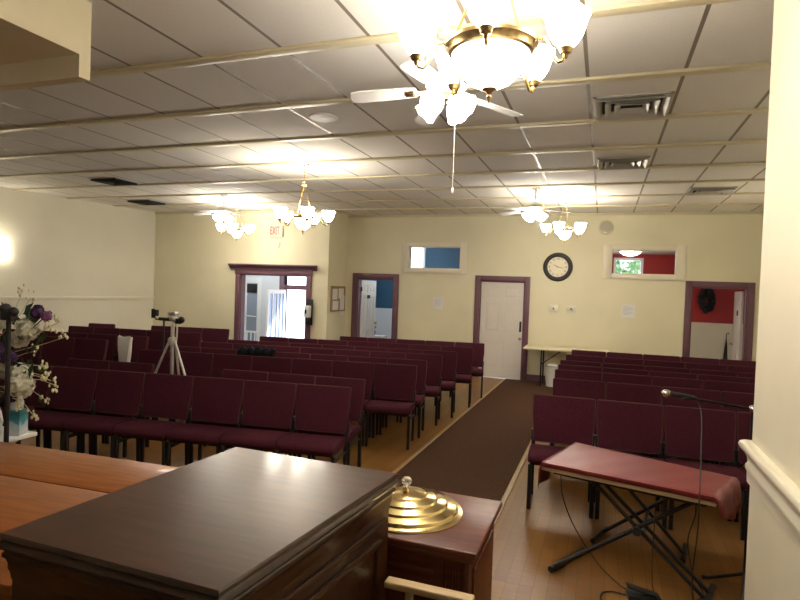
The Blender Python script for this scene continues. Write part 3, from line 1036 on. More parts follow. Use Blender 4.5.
# ------------------------------------------------------------------ things on the walls
# clock
t = thing('wall_clock', 'round wall clock with a dark rim and Roman numerals on the back wall', 'clock', (-.903, YB, 2.386))
RX = Matrix.Rotation(PI / 2, 4, 'X')
MB().lathe([(.205, .02), (.212, .045), (.235, .055), (.275, .045), (.292, .02), (.295, 0), (.205, 0)], 48, RX).build('rim', 'clockrim', t)
MB().lathe([(0, .018), (.208, .018), (.208, 0), (0, 0)], 40, RX).build('face', 'clockface', t, angle=20)
mb = MB()
for i, s in enumerate(('XII', 'I', 'II', 'III', 'IV', 'V', 'VI', 'VII', 'VIII', 'IX', 'X', 'XI')):
    a = -TAU * i / 12
    mb.text(s, .05, .001, Matrix.Translation((.165 * math.sin(-a), -.020, .165 * math.cos(a))) @ Matrix.Rotation(a * -1, 4, 'Y') @ RX)
mb.build('numerals', 'ink', t, smooth=False)
mb = MB()
for a, l, w in ((R(300), .10, .008), (R(100), .145, .006)):
    mb.prism([(-w, -.02), (w, -.02), (w * .3, l), (-w * .3, l)], -.001, .001, mx=Matrix.Translation((0, -.024, 0)) @ Matrix.Rotation(a, 4, 'Y') @ RX)
mb.build('hands', 'ink', t, smooth=False)
MB().lathe([(0, .028), (.205, .028)], 40, RX).build('cover_glass', 'glass', t)

# exit sign
t = thing('exit_sign', 'EXIT sign with red letters on the wall above the entrance', 'sign', (-6.96, YE, 3.015))
MB().box(-.175, .165, -.055, 0, -.13, .13, bev=.008).build('housing', 'switch', t)
MB().box(-.165, .11, -.058, -.054, -.118, .118).build('panel', 'exitwhite', t, smooth=False)
MB().text('EXIT', .20, .002, Matrix.Translation((-.028, -.060, .0)) @ Matrix.Diagonal((.60, 1, 1.28, 1)) @ RX).build('lettering', 'exitred', t, smooth=False)
t = tag(MB().tube([(0, -.002, .05), (.02, -.05, .045), (.03, -.055, 0), (.015, -.05, -.04), (-.01, -.03, -.05)], .010, 8).lathe([(0, 0), (.03, 0), (.03, .01), (0, .012)], 14, Matrix.Translation((0, 0, .05)) @ RX).build('wall_hook', 'switch', None, (-6.90, YE, 2.70)), 'small pale hook on the wall below the EXIT sign', 'hook')

# switch plates
def switch_plate(label, x, z):
    t = thing('outlet_plate', label, 'wall plate', (x, YB, z), 0, 'control plates under the clock')
    MB().box(-.095, .095, -.012, 0, -.07, .07, bev=.004).build('plate', 'switch', t)
    MB().box(-.055, .055, -.018, -.012, -.035, .035, bev=.003).build('inset', 'switch', t)
    MB().lathe([(0, .0), (.018, 0), (.016, .016), (0, .018)], 14, Matrix.Translation((0, -.018, 0)) @ RX).build('knob', 'plastic', t)
switch_plate('ivory control plate under the clock, the left one of two', -.955, 1.534)
switch_plate('ivory control plate under the clock, the right one of two', -.605, 1.54)

def notice(label, x, z, w, h, y=YB):
    t = thing('paper_notice', label, 'notice', (x, y, z))
    mb = MB()
    mb.prism([(-w / 2, -h / 2), (w / 2, -h / 2), (w / 2, h / 2), (-w / 2, h / 2)], -.004, .0, mx=XZ)
    mb.build('sheet', 'paper', t, smooth=False)
    mb = MB()
    for i in range(7):
        zz = h * .34 - i * h * .1
        mb.box(-w * .36, w * (.36 if i % 3 else .1), -.0055, -.004, zz - h * .012, zz + h * .012)
    mb.build('printing', 'pgrey', t, smooth=False)
notice('white paper notice on the back wall between the blue room door and white door', -3.417, 1.54, .23, .25)
notice('white paper notice on the back wall under the right-hand transom', .465, 1.545, .24, .25)

# framed notice board on the return wall
t = thing('notice_board', 'framed cork board pinned with papers on the short side wall', 'notice board', (-5.65, 11.52, 1.55))
MB().box(0, .015, -.32, .32, -.26, .25).build('cork_panel', 'cork', t, smooth=False)
mb = MB()
mb.box(0, .03, -.35, -.32, -.29, .28, bev=.004).box(0, .03, .32, .35, -.29, .28, bev=.004).box(0, .03, -.32, .32, .25, .28, bev=.004).box(0, .03, -.32, .32, -.29, -.26, bev=.004)
mb.build('frame', 'cork', t)
for (a, b, c, d) in ((-.28, -.04, -.02, .22), (.02, .28, .0, .23), (-.26, .02, -.25, -.05)):
    tag(MB().box(.0, .004, a, b, c, d).build('pinned_sheet', 'paper', t, (.016, 0, 0), smooth=False))
tag(MB().box(0, .006, -.11, .11, -.25, .20).build('hanging_flyer', 'paper', None, (-5.628, 11.72, 1.42), smooth=False), 'white flyer hanging over the right edge of the cork board', 'flyer')

# hand sanitiser dispenser
t = thing('soap_dispenser', 'black and white hand sanitiser dispenser at the right post of the entrance', 'dispenser', (-6.06, YE - .045, 1.23))
MB().box(-.06, .09, -.02, 0, -.28, .29, bev=.006).build('back_plate', 'plastic', t)
MB().box(-.075, .065, -.115, -.02, -.11, .15, bev=.018, seg=3).build('cover', 'bwhite', t)
MB().lathe([(0, 0), (.028, 0), (.028, .006), (0, .008)], 16, Matrix.Translation((-.03, -.115, .02)) @ Matrix.Diagonal((1, 1, 1.8, 1)) @ RX).build('window', 'plastic', t)
MB().box(-.045, .055, -.09, -.02, -.26, -.12, bev=.01).build('nozzle', 'plastic', t)

# ------------------------------------------------------------------ back table and bin
t = thing('folding_table', 'beige folding table against the back wall right of the white door', 'table', (-.65, 11.58, 0))
MB().box(-.80, .80, -.30, .32, .725, .765, bev=.008).build('table_top', 'table', t)
for s in (-1, 1):
    for y in (-.22, .24):
        MB().tube([(s * .45, y, .0), (s * .45, y, .73)], .016, 8).build('leg', 'metal', t)
    MB().tube([(s * .45, -.22, .44), (s * .45, .24, .44)], .010, 6).build('stretcher', 'metal', t)
MB().tube([(-.45, -.22, .44), (-.1, .0, .70)], .010, 6).build('brace', 'metal', t)
t = thing('waste_bin', 'white plastic waste bin under the folding table', 'bin', (-.88, 11.5, 0))
MB().lathe([(0, .005), (.12, 0), (.16, .38), (.168, .38), (.168, .40), (.155, .40), (.115, .012), (0, .012)], 24).build('body', 'bin', t)
MB().ball((0, 0, .42), .12, 2, (1, 1, .45)).build('bin_liner', 'paper', t)

# ------------------------------------------------------------------ things among the chairs
# silver tripod
tx, ty = -4.66, 5.24
t = thing('tripod', 'silver camera tripod standing between the second and third left rows', 'tripod', (tx, ty, 0))
t.scale = (1, 1, 1.055)
MB().tube([(0, 0, .50), (0, 0, 1.30)], .021, 12).build('centre_column', 'alum', t)
MB().lathe([(0, 1.03), (.035, 1.03), (.05, 1.06), (.05, 1.10), (.035, 1.12), (0, 1.12)], 16).build('collar', 'vent', t)
for a in (R(182), R(-8), R(88)):
    c, s = math.cos(a), math.sin(a)
    rr = .56 if a != R(88) else .26
    lg = MB().tube([(.045 * c, .045 * s, 1.07), (.27 * rr / .48 * c, .27 * rr / .48 * s, .53)], .0135, 8).tube([(.27 * rr / .48 * c, .27 * rr / .48 * s, .53), (rr * c, rr * s, .012)], .0095, 8).build('leg', 'alum', t)
    MB().ball((rr * c, rr * s, .014), .014, 2).build('rubber_foot', 'plastic', lg)
    MB().tube([(0, 0, .60), (.20 * c, .20 * s, .66)], .007, 6).build('brace', 'alum', t)
MB().lathe([(0, .56), (.03, .56), (.03, .64), (0, .64)], 14).build('brace_collar', 'vent', t)
mb = MB()
mb.ball((0, 0, 1.33), .045, 2, (1, 1, .9)).box(-.055, .055, -.035, .035, 1.36, 1.40, bev=.008).ball((.04, 0, 1.31), .03, 2)
mb.build('pan_head', 'alum', t)
mb = MB()
mb.tube([(.03, 0, 1.33), (.08, -.02, 1.22), (.075, -.02, 1.10)], .011, 8)
mb.build('pan_handle', 'vent', t)
mb = MB()
mb.box(.05, .11, -.025, .025, 1.27, 1.33, bev=.006).ball((.12, 0, 1.315), .038, 2).tube([(.04, 0, 1.33), (.08, 0, 1.28)], .008, 6)
mb.build('phone_clamp', 'plastic', t)
# black phone stand
t = thing('phone_stand', 'slim black stand with a phone holder left of the silver tripod', 'stand', (-6.05, 6.62, 0))
t.scale = (1.25, 1.25, 1.04)
MB().tube([(0, 0, .12), (0, 0, 1.20)], .011, 8).build('pole', 'plastic', t)
for k in range(3):
    a = R(80 + 120 * k)
    MB().tube([(0, 0, .16), (.12 * math.cos(a), .12 * math.sin(a), .01)], .008, 6).build('leg', 'plastic', t)
MB().box(-.07, .09, -.02, .02, 1.19, 1.235, bev=.008).ball((.10, 0, 1.23), .032, 2).build('swivel_head', 'plastic', t)
MB().tube([(-.06, 0, 1.21), (-.115, 0, 1.20), (-.14, 0, 1.235), (-.135, 0, 1.29)], .009, 6).box(-.175, -.15, -.02, .02, 1.22, 1.35, bev=.006).box(-.115, -.1, -.02, .02, 1.25, 1.34, bev=.004).box(-.175, -.10, .01, .022, 1.25, 1.33).build('phone_holder', 'plastic', t)

# white paper bag on a far-left seat
mb = MB()
ringz = [(.0, .072, .045), (.10, .078, .05), (.22, .092, .052), (.33, .104, .045), (.405, .112, .035), (.42, .108, .032)]
t_ = bmesh.new()
rings = []
rnd = random.Random(4)
for z, a, b in ringz:
    rg = []
    for k in range(16):
        an = TAU * k / 16
        ce, se = math.cos(an), math.sin(an)
        f = 1 / max(abs(ce), abs(se)) ** .75
        j = 1 + rnd.uniform(-.07, .07) * (z > 0)
        rg.append(t_.verts.new((a * ce * f * j, b * se * f * j, z + (rnd.uniform(-.012, .02) if z > .4 else 0))))
    rings.append(rg)
for a, b in zip(rings, rings[1:]):
    for k in range(16):
        t_.faces.new((a[k], a[(k + 1) % 16], b[(k + 1) % 16], b[k]))
t_.faces.new(rings[0][::-1])
t_.faces.new(rings[-1])
mb.merge(t_)
tag(mb.build('paper_bag', 'bag', None, (-6.95, 6.79, .512), (0, 0, R(12))), 'crumpled white paper bag standing on a far-left chair seat', 'bag')

# black garment over the top of a fourth-row chair
mb = MB()
t_ = bmesh.new()
rnd = random.Random(9)
nx, ny = 26, 9
gv = []
for i in range(nx):
    rw = []
    for j in range(ny):
        u = i / (nx - 1) - .5
        v = j / (ny - 1) - .5
        z = .045 + .02 * math.sin(u * 31) + .014 * rnd.random()
        if abs(v) > .3:
            z -= (abs(v) - .3) * .55
        if abs(u) > .42:
            z -= (abs(u) - .42) * .3
        rw.append(t_.verts.new((u * .53, v * .16 + .01 * math.sin(u * 20), z)))
    gv.append(rw)
for i in range(nx - 1):
    for j in range(ny - 1):
        t_.faces.new((gv[i][j], gv[i + 1][j], gv[i + 1][j + 1], gv[i][j + 1]))
mb.merge(t_)
g = mb.build('folded_garment', 'garment', None, (-4.42, 6.585, .898), (0, 0, R(10.4)), angle=80)
sm = g.modifiers.new('thickness', 'SOLIDIFY')
sm.thickness = .015
tag(g, 'black garment draped over a chair back in the fourth left row', 'garment')

# ------------------------------------------------------------------ pulpit
Lp, Bp, Rp, Fp = Vector((-1.506, 1.058, 0)), Vector((-1.44, 2.015, 0)), Vector((-.70, 1.995, 0)), Vector((-.787, 1.053, 0))
ctr = (Lp + Bp + Rp + Fp) / 4
PW, PD = .73, .95
t = thing('pulpit', 'large dark walnut pulpit with a broad polished top in the foreground', 'pulpit', (ctr.x, ctr.y, 0))
ZT = 1.15
QP = [Lp - ctr, Fp - ctr, Rp - ctr, Bp - ctr]
hw, hd = PW / 2, PD / 2
def qoff(d):
    return [QP[i] + Vector(((-d, -d), (d, -d), (d, d), (-d, d))[i]).to_3d() for i in range(4)]
def qpt(a, b):
    """a across left-right, b near-far, both 0..1"""
    return QP[0].lerp(QP[1], a).lerp(QP[3].lerp(QP[2], a), b)
def edge_ring(name, prof, m='pulpit', parent=None):
    t_ = bmesh.new()
    rs = []
    for d, z in prof:
        rs.append([t_.verts.new((p.x, p.y, z)) for p in qoff(d)])
    for a, b in zip(rs, rs[1:]):
        for k in range(4):
            t_.faces.new((a[k], a[(k + 1) % 4], b[(k + 1) % 4], b[k]))
    t_.faces.new(rs[0])
    t_.faces.new(rs[-1][::-1])
    bmesh.ops.recalc_face_normals(t_, faces=t_.faces)
    return MB().merge(t_).build(name, m, parent, angle=30)
def strip_side(mb, b0, b1, z0, z1, th, side, inset=.024):
    """moulding bar on the right (1) or left (-1) face"""
    q = qoff(-inset)
    p, e = (q[1], q[2]) if side > 0 else (q[0], q[3])
    u, v = p.lerp(e, b0), p.lerp(e, b1)
    o_ = Vector((side * th, 0, 0))
    mb.prism([(u.x, u.y), (u.x + o_.x, u.y), (v.x + o_.x, v.y), (v.x, v.y)], z0, z1, bev=.004)
edge_ring('top', [(-.012, ZT), (-.004, ZT), (.0, ZT - .004), (.002, ZT - .012), (-.002, ZT - .016), (-.006, ZT - .018), (.0, ZT - .024), (.004, ZT - .034), (-.002, ZT - .044), (-.010, ZT - .05)], 'pulpit', t)
edge_ring('cornice', [(-.010, ZT - .05), (-.006, ZT - .056), (-.006, ZT - .066), (-.012, ZT - .072), (-.016, ZT - .085), (-.016, ZT - .10), (-.020, ZT - .112), (-.022, ZT - .13)], 'pulpit', t)
MB().prism([tuple(p.xy) for p in qoff(-.024)], .10, ZT - .125).build('body', 'pulpit', t, smooth=False)
MB().prism([tuple(p.xy) for p in qoff(-.012)], 0, .10, bev=.01).build('plinth', 'pulpit', t)
for sd in (-1, 1):
    mb = MB()
    strip_side(mb, .03, .97, ZT - .175, ZT - .155, .010, sd)
    strip_side(mb, .08, .92, ZT - .24, ZT - .215, .014, sd)
    strip_side(mb, .08, .92, .18, .21, .014, sd)
    strip_side(mb, .08, .12, .21, ZT - .24, .014, sd)
    strip_side(mb, .88, .92, .21, ZT - .24, .014, sd)
    mb.build('side_panel', 'pulpit', t)
mb = MB()
q = qoff(-.024)
mb.prism([tuple(q[3].lerp(q[2], .12).xy), tuple(q[3].lerp(q[2], .88).xy), (q[3].lerp(q[2], .88).x, q[2].y + .014), (q[3].lerp(q[2], .12).x, q[3].y + .014)], .2, ZT - .24)
mb.build('front_panel', 'pulpit', t)

# ------------------------------------------------------------------ orange desk
t = thing('wooden_desk', 'glossy orange-brown wooden desk beside the dark pulpit at lower left', 'desk', (-2.75, 1.62, 0), R(3.6))
ZD = .84
mb = MB()
mb.box(-1.3, .96, .365, .79, ZD - .035, ZD, bev=.006)
mb.build('rear_top', 'desk', t)
mb = MB()
mb.box(-1.3, .96, -.40, .358, ZD - .035, ZD, bev=.006)
mb.build('front_top', 'desk', t)
MB().box(-1.24, .92, -.36, .74, .08, ZD - .036).build('body', 'desk', t, smooth=False)
MB().box(-1.27, .94, -.38, .765, 0, .08, bev=.008).build('plinth', 'desk', t)

# ------------------------------------------------------------------ credenza with the golden lid
t = thing('credenza', 'low cherry wood credenza holding the golden lid behind the pulpit', 'cabinet', (0, 0, 0))
ZC = .88
x0, x1, y0, y1 = -1.25, -.400, 2.04, 2.61
mb = MB()
mb.box(x0, x1, y0, y1, ZC - .028, ZC, bev=.007, seg=3)
mb.build('top', 'credenza', t)
mb = MB()
mb.box(x0 + .012, x1 - .012, y0 + .012, y1 - .012, ZC - .05, ZC - .0285, bev=.006, seg=2)
mb.build('top_moulding', 'credenza', t)
MB().box(x0 + .03, x1 - .03, y0 + .03, y1 - .03, .09, ZC - .05).build('body', 'credenza', t, smooth=False)
MB().box(x0 + .015, x1 - .015, y0 + .015, y1 - .015, 0, .09, bev=.008).build('plinth', 'credenza', t)
mb = MB()
for i in range(6):
    xx = x1 - .075 - i * .012
    mb.box(xx, xx + .006, y0 + .022, y0 + .03, .12, ZC - .07)
mb.box(x1 - .05, x1 - .028, y0 + .016, y0 + .03, .09, ZC - .05, bev=.004)
mb.box(x0 + .08, x1 - .17, y0 + .02, y0 + .03, ZC - .12, ZC - .10, bev=.004)
mb.build('front_fluting', 'credenza', t)
mb = MB()
mb.box(x1 - .031, x1 - .02, y0 + .09, y1 - .09, .14, ZC - .1, bev=.004)
mb.build('side_panel', 'credenza', t)
# communion tray lid
t = thing('tray_lid', 'round golden communion tray lid with stepped rings on the credenza', 'tray lid', (-.775, 2.325, ZC))
mb = MB()
mb.lathe([(.215, .002), (.246, .0), (.250, .003), (.248, .008), (.228, .010), (.224, .014), (.224, .024), (.218, .029), (.184, .032), (.180, .035), (.179, .043), (.173, .047), (.140, .050), (.136, .053), (.135, .060), (.129, .064), (.096, .067), (.092, .070), (.090, .076), (.080, .080), (.045, .084), (.012, .088), (0, .089)], 64)
mb.build('lid', 'lid', t, angle=60)
MB().lathe([(.0, .086), (.020, .086), (.015, .092), (.010, .098), (.016, .103), (.0, .105)], 20).build('knob_base', 'brass', t)
kb = MB().lathe([(0, .103), (.010, .104), (.023, .121), (.025, .131), (.016, .142), (0, .144)], 8).build('crystal_knob', 'crystal', t, smooth=False)
kb['label'] = 'faceted clear crystal knob'

# tan wooden rail in front of the credenza
t = thing('wooden_rail', 'low tan wooden rail with slim posts in front of the credenza', 'rail', (0, 0, 0))
MB().box(-.695, -.374, 1.868, 1.915, .775, .80, bev=.006, seg=3).build('top_rail', 'tan_wood', t)
for x in (-.605, -.42):
    MB().box(x - .012, x + .012, 1.878, 1.905, .05, .776, bev=.003).build('post', 'tan_wood', t)
MB().box(-.69, -.38, 1.86, 1.92, 0, .05, bev=.006).build('bottom_rail', 'tan_wood', t)

# ------------------------------------------------------------------ left edge: plant stand, tissue box, flowers, black pole
t = thing('plant_stand', 'white stand behind the orange desk under the flowers and tissue box', 'stand', (-3.72, 2.66, 0))
MB().box(-.42, .115, -.17, .13, .745, .772, bev=.005).build('stand_top', 'bwhite', t)
MB().lathe([(0, .0), (.16, 0), (.15, .02), (.04, .05), (.03, .4), (.04, .70), (.08, .745), (0, .745)], 20).build('pedestal', 'bwhite', t)
t = thing('tissue_box', 'tissue box with a teal watercolour print on the white stand', 'tissue box', (-3.672, 2.685, .772), R(24))
MB().box(-.05, .05, -.05, .05, 0, .165, bev=.003).build('box', 'tissue', t)
mb = MB()
t_ = bmesh.new()
rings = []
for i, (r, z) in enumerate(((.028, .16), (.034, .19), (.040, .22), (.034, .255), (.014, .285))):
    rings.append([t_.verts.new((r * math.cos(TAU * k / 12) * (1 + .3 * math.sin(k * 2.3 + i)), .6 * r * math.sin(TAU * k / 12), z + .008 * math.sin(3 * k))) for k in range(12)])
for a, b in zip(rings, rings[1:]):
    for k in range(12):
        t_.faces.new((a[k], a[(k + 1) % 12], b[(k + 1) % 12], b[k]))
t_.faces.new(rings[-1])
mb.merge(t_)
mb.build('tissue', 'paper', t, angle=80)

t = thing('flower_arrangement', 'vase of white and purple artificial flowers at the left edge', 'flowers', (-3.885, 2.66, .772))
MB().lathe([(0, 0), (.06, 0), (.075, .06), (.06, .14), (.035, .20), (.045, .23), (.038, .23), (.03, .20), (0, .19)], 24).build('vase', 'bwhite', t)
rnd = random.Random(11)
def petals(mb, c, r, n, size, flat=.0):
    for i in range(n):
        d = Vector((rnd.gauss(0, 1), rnd.gauss(0, 1), rnd.gauss(0, 1))).normalized()
        p = Vector(c) + d * r * rnd.uniform(.75, 1.05)
        a = d.cross(Vector((rnd.uniform(-1, 1), rnd.uniform(-1, 1), rnd.uniform(-1, 1)))).normalized() * size
        b = d.cross(a).normalized() * size * .8
        lift = d * size * .35
        mb.quad([p - a, p - b * .9 + lift, p + a + lift * .6, p + b])
def px_pt(u, v, Y):
    """only used here to lay the bouquet out around its vase"""
    return None
vase = Vector((-3.78, 2.68, .752))
def loc(x, z, dy=0):
    return (x + 3.78, dy, z - .752)
stems = MB()
whites = [(-3.42, 1.47, -.02, .085), (-3.52, 1.40, .0, .075), (-3.43, 1.10, -.05, .095), (-3.52, 1.16, .0, .09), (-3.62, 1.22, -.05, .09), (-3.85, 1.15, -.05, .10), (-3.75, 1.52, .04, .08)]
for (x, z, dy, r) in whites:
    mb = MB()
    c = loc(x, z, dy)
    mb.ball(c, r * .62, 2)
    petals(mb, c, r * .85, 190, r * .21)
    mb.build('white_bloom', 'petal_w', t, angle=80)
    stems.tube([(0, 0, .2), (c[0] * .5, c[1] * .5, .2 + (c[2] - .2) * .6), c], .004, 5)
purples = [(-3.34, 1.585, -.02, .050, 'petal_p'), (-3.255, 1.565, -.02, .042, 'petal_m'), (-3.50, 1.28, -.08, .060, 'petal_p'), (-3.60, 1.33, -.07, .06, 'petal_p'), (-3.50, 1.03, -.07, .05, 'petal_p'), (-3.9, 1.4, 0, .06, 'petal_p'), (-3.38, 1.60, .02, .04, 'petal_p')]
for (x, z, dy, r, m) in purples:
    mb = MB()
    c = loc(x, z, dy)
    mb.ball(c, r * .6, 2)
    petals(mb, c, r * .75, 42, r * .45)
    mb.build('purple_bloom', m, t, angle=80)
    stems.tube([(0, 0, .2), (c[0] * .4, c[1] * .5, .2 + (c[2] - .2) * .65), c], .004, 5)
for (x, z, dy) in ((-3.10, 1.435, -.02), (-3.25, 1.50, 0), (-3.19, 1.53, .02), (-3.27, 1.24, -.02), (-3.16, 1.16, -.05), (-3.10, 1.13, -.05), (-3.22, 1.03, -.04), (-3.32, .93, -.05), (-3.28, 1.17, 0), (-3.36, 1.33, 0), (-3.42, 1.68, 0), (-3.52, 1.72, .02), (-3.40, .97, -.05)):
    c = Vector(loc(x, z, dy))
    mb = MB()
    mb.tube([(.06, 0, .35 + (c.z - .35) * .5), c * .75 + Vector((0, 0, .12)), c], .0025, 4)
    for i in range(6):
        q = c + Vector((rnd.uniform(-.05, .03), rnd.uniform(-.02, .02), rnd.uniform(-.035, .045)))
        mb.ball(q, rnd.uniform(.006, .011), 1, (1, 1, 1.6))
    mb.build('bud_spray', 'bud', t)
stems.build('stems', 'stem', t)
mb = MB()
for i in range(110):
    x = rnd.uniform(-4.0, -3.33)
    z = rnd.uniform(.98, 1.60)
    c = Vector(loc(x, z, rnd.uniform(-.05, .1)))
    a = Vector((rnd.uniform(-1, 1), rnd.uniform(-.4, .4), rnd.uniform(-.6, 1))).normalized()
    w = a.cross(Vector((0, 1, 0))).normalized()
    n_ = a.cross(w)
    l = rnd.uniform(.035, .065)
    mb.quad([c - a * l, c + w * l * .38 + n_ * .01, c + a * l, c - w * l * .38 + n_ * .01])
mb.build('leaves', 'leaf', t, angle=80)

t = thing('microphone_pole', 'thin black pole with a clip in front of the flowers at far left', 'stand', (-3.37, 2.42, 0))
t.location = (-3.44, 2.455, 0)
MB().tube([(0, 0, .015), (0, 0, 1.60)], .014, 10).build('pole', 'plastic', t)
MB().lathe([(0, 0), (.10, 0), (.10, .012), (.03, .03), (0, .03)], 24).build('base', 'plastic', t)
MB().box(-.05, .05, -.025, .025, 1.56, 1.62, bev=.01).ball((-.03, 0, 1.63), .035, 2).ball((.04, 0, 1.615), .03, 2).build('clip', 'plastic', t)

# ------------------------------------------------------------------ keyboard under its red cloth, on an X stand
Z0 = .64
A, Bq, Cq, Dq = Vector((-.352, 3.945, 0)), Vector((.665, 3.70, 0)), Vector((.86, 4.16, 0)), Vector((-.165, 4.57, 0))
t = thing('keyboard', 'cream electric keyboard mostly hidden under a red cloth', 'keyboard')
mb = MB()
mb.prism([tuple(v.xy) for v in (A, Bq, Cq, Dq)], Z0, Z0 + .055, bev=.006, seg=2)
mb.build('body', 'kbd', t)
q0 = A.lerp(Dq, .12)
mb = MB()
mb.prism([tuple(A.lerp(Bq, .06).lerp(Dq.lerp(Cq, .06), f).xy) for f in (.1, .9)] + [tuple(A.lerp(Bq, .94).lerp(Dq.lerp(Cq, .94), f).xy) for f in (.9, .1)], Z0 - .03, Z0 + .001)
mb.build('underside', 'plastic', t, smooth=False)
# cloth: grid over the top with hanging margins
mb = MB()
t_ = bmesh.new()
nu, nv = 44, 26
rnd = random.Random(21)
gv = []
for i in range(nu + 1):
    rw = []
    u = -.045 + 1.145 * i / nu           # overhang at both ends
    for j in range(nv + 1):
        v = -.055 + 1.10 * j / nv
        uu, vv = min(max(u, -.006), 1.006), min(max(v, -.010), 1.01)
        p = A.lerp(Bq, uu).lerp(Dq.lerp(Cq, uu), vv)
        z = Z0 + .0585 + .002 * math.sin(u * 30) * math.sin(v * 9)
        out = Vector((0, 0, 0))
        if v < -.010:
            z -= (-.010 - v) * .62
            out += (A - Dq).normalized() * .006
        if v > 1.01:
            z -= (v - 1.01) * .5
        if u < -.006:
            dr = (-.006 - u) * (4.2 if v < .30 else 2.6)
            z -= dr
            out += (A - Bq).normalized() * (.006 + .006 * math.sin(v * 21))
        if u > 1.006:
            dr = (u - 1.006) * (1.15 + .75 * math.sin(v * 3.0))
            z -= dr
            out += (Bq - A).normalized() * (.010 + .006 * math.sin(v * 17) + dr * .15)
        rw.append(t_.verts.new((p.x + out.x, p.y + out.y, z)))
    gv.append(rw)
for i in range(nu):
    for j in range(nv):
        t_.faces.new((gv[i][j], gv[i + 1][j], gv[i + 1][j + 1], gv[i][j + 1]))
mb.merge(t_)
g = mb.build('red_cloth', 'cloth_red', None, angle=75)
sm = g.modifiers.new('thickness', 'SOLIDIFY')
sm.thickness = .003
sm.offset = 1
tag(g, 'red cloth draped over the keyboard with hanging ends', 'cloth')

t = thing('keyboard_stand', 'black double X keyboard stand on the wooden floor', 'stand')
def leg(p, q, r=.013):
    return MB().tube([p, q], r, 10).build('leg', 'metal', t)
leg((.655, 3.83, .03), (.00, 3.93, Z0 - .035))
leg((.70, 3.90, .03), (.045, 3.995, Z0 - .035))
leg((-.245, 3.86, .03), (.60, 3.90, Z0 - .035), .014)
leg((.62, 4.43, .03), (.10, 4.36, Z0 - .035))
leg((.07, 4.60, .03), (.66, 4.28, Z0 - .035), .014)
MB().tube([(-.255, 3.83, .026), (-.06, 4.22, .026)], .020, 10).build('foot_bar', 'metal', t)
MB().tube([(.0, 4.40, .026), (.10, 4.68, .026)], .020, 10).build('foot_bar', 'metal', t)
MB().tube([(.59, 4.33, .026), (.645, 4.62, .026)], .020, 10).build('foot_bar', 'metal', t)
MB().tube([(.635, 3.74, .026), (.73, 4.03, .026)], .020, 10).build('foot_bar', 'metal', t)
MB().tube([(-.03, 3.90, Z0 - .045), (.14, 4.40, Z0 - .045)], .014, 10).build('support_bar', 'metal', t)
MB().tube([(.58, 3.86, Z0 - .045), (.68, 4.30, Z0 - .045)], .014, 10).build('support_bar', 'metal', t)
MB().lathe([(0, -.03), (.028, -.03), (.028, .03), (0, .03)], 16, Matrix.Translation((.26, 3.885, .36)) @ RX).build('pivot', 'plastic', t)
MB().tube([(.30, 3.90, .33), (.36, 4.40, .31)], .012, 8).build('cross_bar', 'metal', t)

# pedal and cables
t = thing('foot_pedal', 'black sustain pedal on the floor below the keyboard', 'pedal', (.30, 3.73, 0), R(12))
MB().box(-.09, .10, -.045, .045, 0, .035, bev=.006).build('base', 'plastic', t)
MB().box(-.10, .075, -.03, .03, .0, .012, bev=.004, mx=Matrix.Translation((0, 0, .05)) @ Matrix.Rotation(R(14), 4, 'Y')).build('foot_plate', 'plastic', t)
def smooth_path(P, n=8):
    out = []
    P = [Vector(p) for p in P]
    for i in range(len(P) - 1):
        p0, p1, p2, p3 = P[max(i - 1, 0)], P[i], P[i + 1], P[min(i + 2, len(P) - 1)]
        for k in range(n):
            s = k / n
            out.append(.5 * ((2 * p1) + (p2 - p0) * s + (2 * p0 - 5 * p1 + 4 * p2 - p3) * s * s + (3 * p1 - p0 - 3 * p2 + p3) * s ** 3))
    out.append(P[-1])
    return out
def cable(label, P, r=.004):
    return tag(MB().tube(smooth_path(P), r, 6).build('cable', 'plastic'), label, 'cable')
cable('black cable hanging from the left of the keyboard to the pedal', [(-.22, 3.93, .635), (-.20, 3.90, .5), (-.12, 3.88, .32), (.03, 3.86, .12), (.17, 3.82, .02), (.23, 3.775, .02)])
cable('black cable curling on the floor left of the pedal', [(.205, 3.72, .012), (.13, 3.74, .007), (.07, 3.70, .007), (.06, 3.62, .007), (.10, 3.56, .007)])
cable('thin black cable dropping from the middle of the keyboard stand', [(.36, 3.83, .63), (.355, 3.81, .45), (.35, 3.80, .2), (.36, 3.78, .06), (.385, 3.79, .02)], .0035)

# ------------------------------------------------------------------ microphone stand with boom
bx, by = .915, 4.09
t = thing('microphone_stand', 'black boom microphone stand partly hidden behind the pale pier', 'stand', (bx, by, 0))
MB().tube([(0, 0, .05), (0, 0, 1.16)], .012, 10).build('pole', 'metal', t)
for a in (R(160), R(255), R(35)):
    MB().tube([(0, 0, .12), (.20 * math.cos(a), .20 * math.sin(a), .02), (.24 * math.cos(a), .24 * math.sin(a), .012)], [.010, .010, .013], 8).build('leg', 'metal', t)
MB().ball((0, 0, 1.165), .028, 2).build('clutch', 'chrome', t)
MB().tube([(.15, .02, 1.135), (0, 0, 1.165), (-.37, -.03, 1.205)], .009, 8).build('boom', 'metal', t)
MB().tube([(-.37, -.03, 1.205), (-.40, -.03, 1.20), (-.40, -.03, 1.195)], .014, 8).build('microphone_clip', 'plastic', t)
t = thing('microphone', 'black handheld microphone with a silver grille on the boom tip', 'microphone', (bx - .385, by - .03, 1.215))
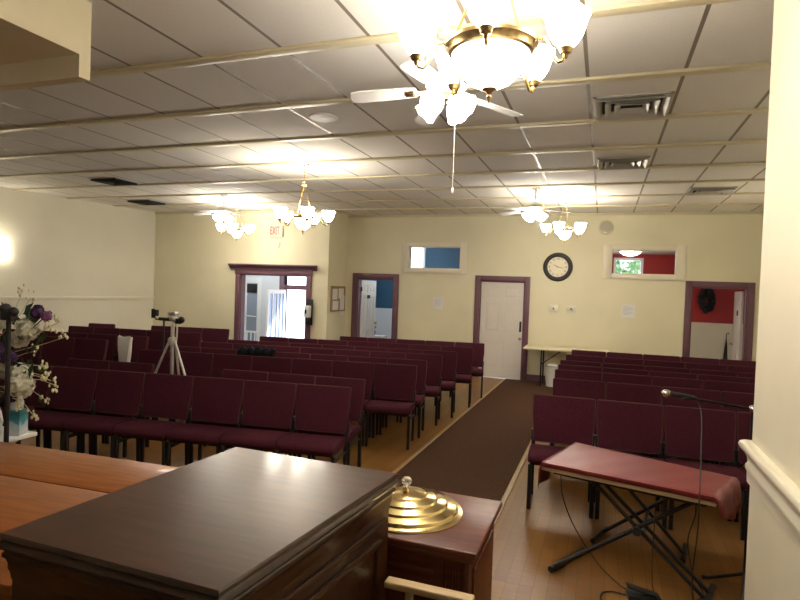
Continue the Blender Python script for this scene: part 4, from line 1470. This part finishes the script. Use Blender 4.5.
MB().tube([(.06, 0, -.008), (0, 0, 0), (-.075, 0, .004), (-.095, 0, .005)], [.012, .014, .017, .020], 14).build('handle', 'plastic', t)
gl_ = MB().ball((-.118, 0, .006), .027, 3, (1.15, 1, 1)).build('grille', 'chrome', t)
gl_['label'] = 'silver mesh grille'
cable('black microphone cable looping down from the boom to the floor', [(bx - .33, by - .03, 1.205), (.615, 4.02, 1.12), (.600, 3.86, .92), (.572, 3.665, .72), (.568, 3.645, .5), (.548, 3.62, .25), (.565, 3.61, .08), (.60, 3.60, .008), (.75, 3.66, .007), (.82, 3.80, .007)])
cable('second black cable looping beside the microphone cable', [(.585, 3.93, .62), (.60, 3.95, .50), (.565, 3.96, .32), (.60, 3.96, .12), (.66, 3.94, .01), (.58, 3.80, .007), (.50, 3.72, .007), (.47, 3.60, .007)])

# ------------------------------------------------------------------ lights
def point(name, loc, power, col, size=.06):
    l = bpy.data.lights.new(name, 'POINT')
    l.energy = power
    l.color = col
    l.shadow_soft_size = size
    o = bpy.data.objects.new(name, l)
    COL.objects.link(o)
    o.location = loc
    return o
point('blue_room_fill', (-4.6, 13.3, 2.6), 20, (.86, .92, 1))  # added fill for the blue room, no fixture stands here
point('red_room_lamp', (.52, 13.6, 2.66), 5, (1, .93, .84))
point('vestibule_fill', (-8.6, 12.1, 2.4), 12, (.86, .92, 1))  # cool fill without a fixture, apart from the peach pendant
sun = bpy.data.lights.new('sun', 'SUN')
sun.energy = 6
sun.angle = R(1)
so = bpy.data.objects.new('sun', sun)
COL.objects.link(so)
so.rotation_euler = (R(-38), R(30), 0)

w = bpy.data.worlds.new('world')
S.world = w
w.use_nodes = True
bg = w.node_tree.nodes['Background']
bg.inputs[0].default_value = (.80, .90, 1, 1)
bg.inputs[1].default_value = 2.5

S.view_settings.view_transform = 'Standard'
S.view_settings.look = 'None'
S.view_settings.gamma = 1
S.view_settings.use_curve_mapping = False
S.view_settings.exposure = 1.08
S.cycles.use_denoising = True
S.cycles.max_bounces = 8
S.cycles.sample_clamp_indirect = 6
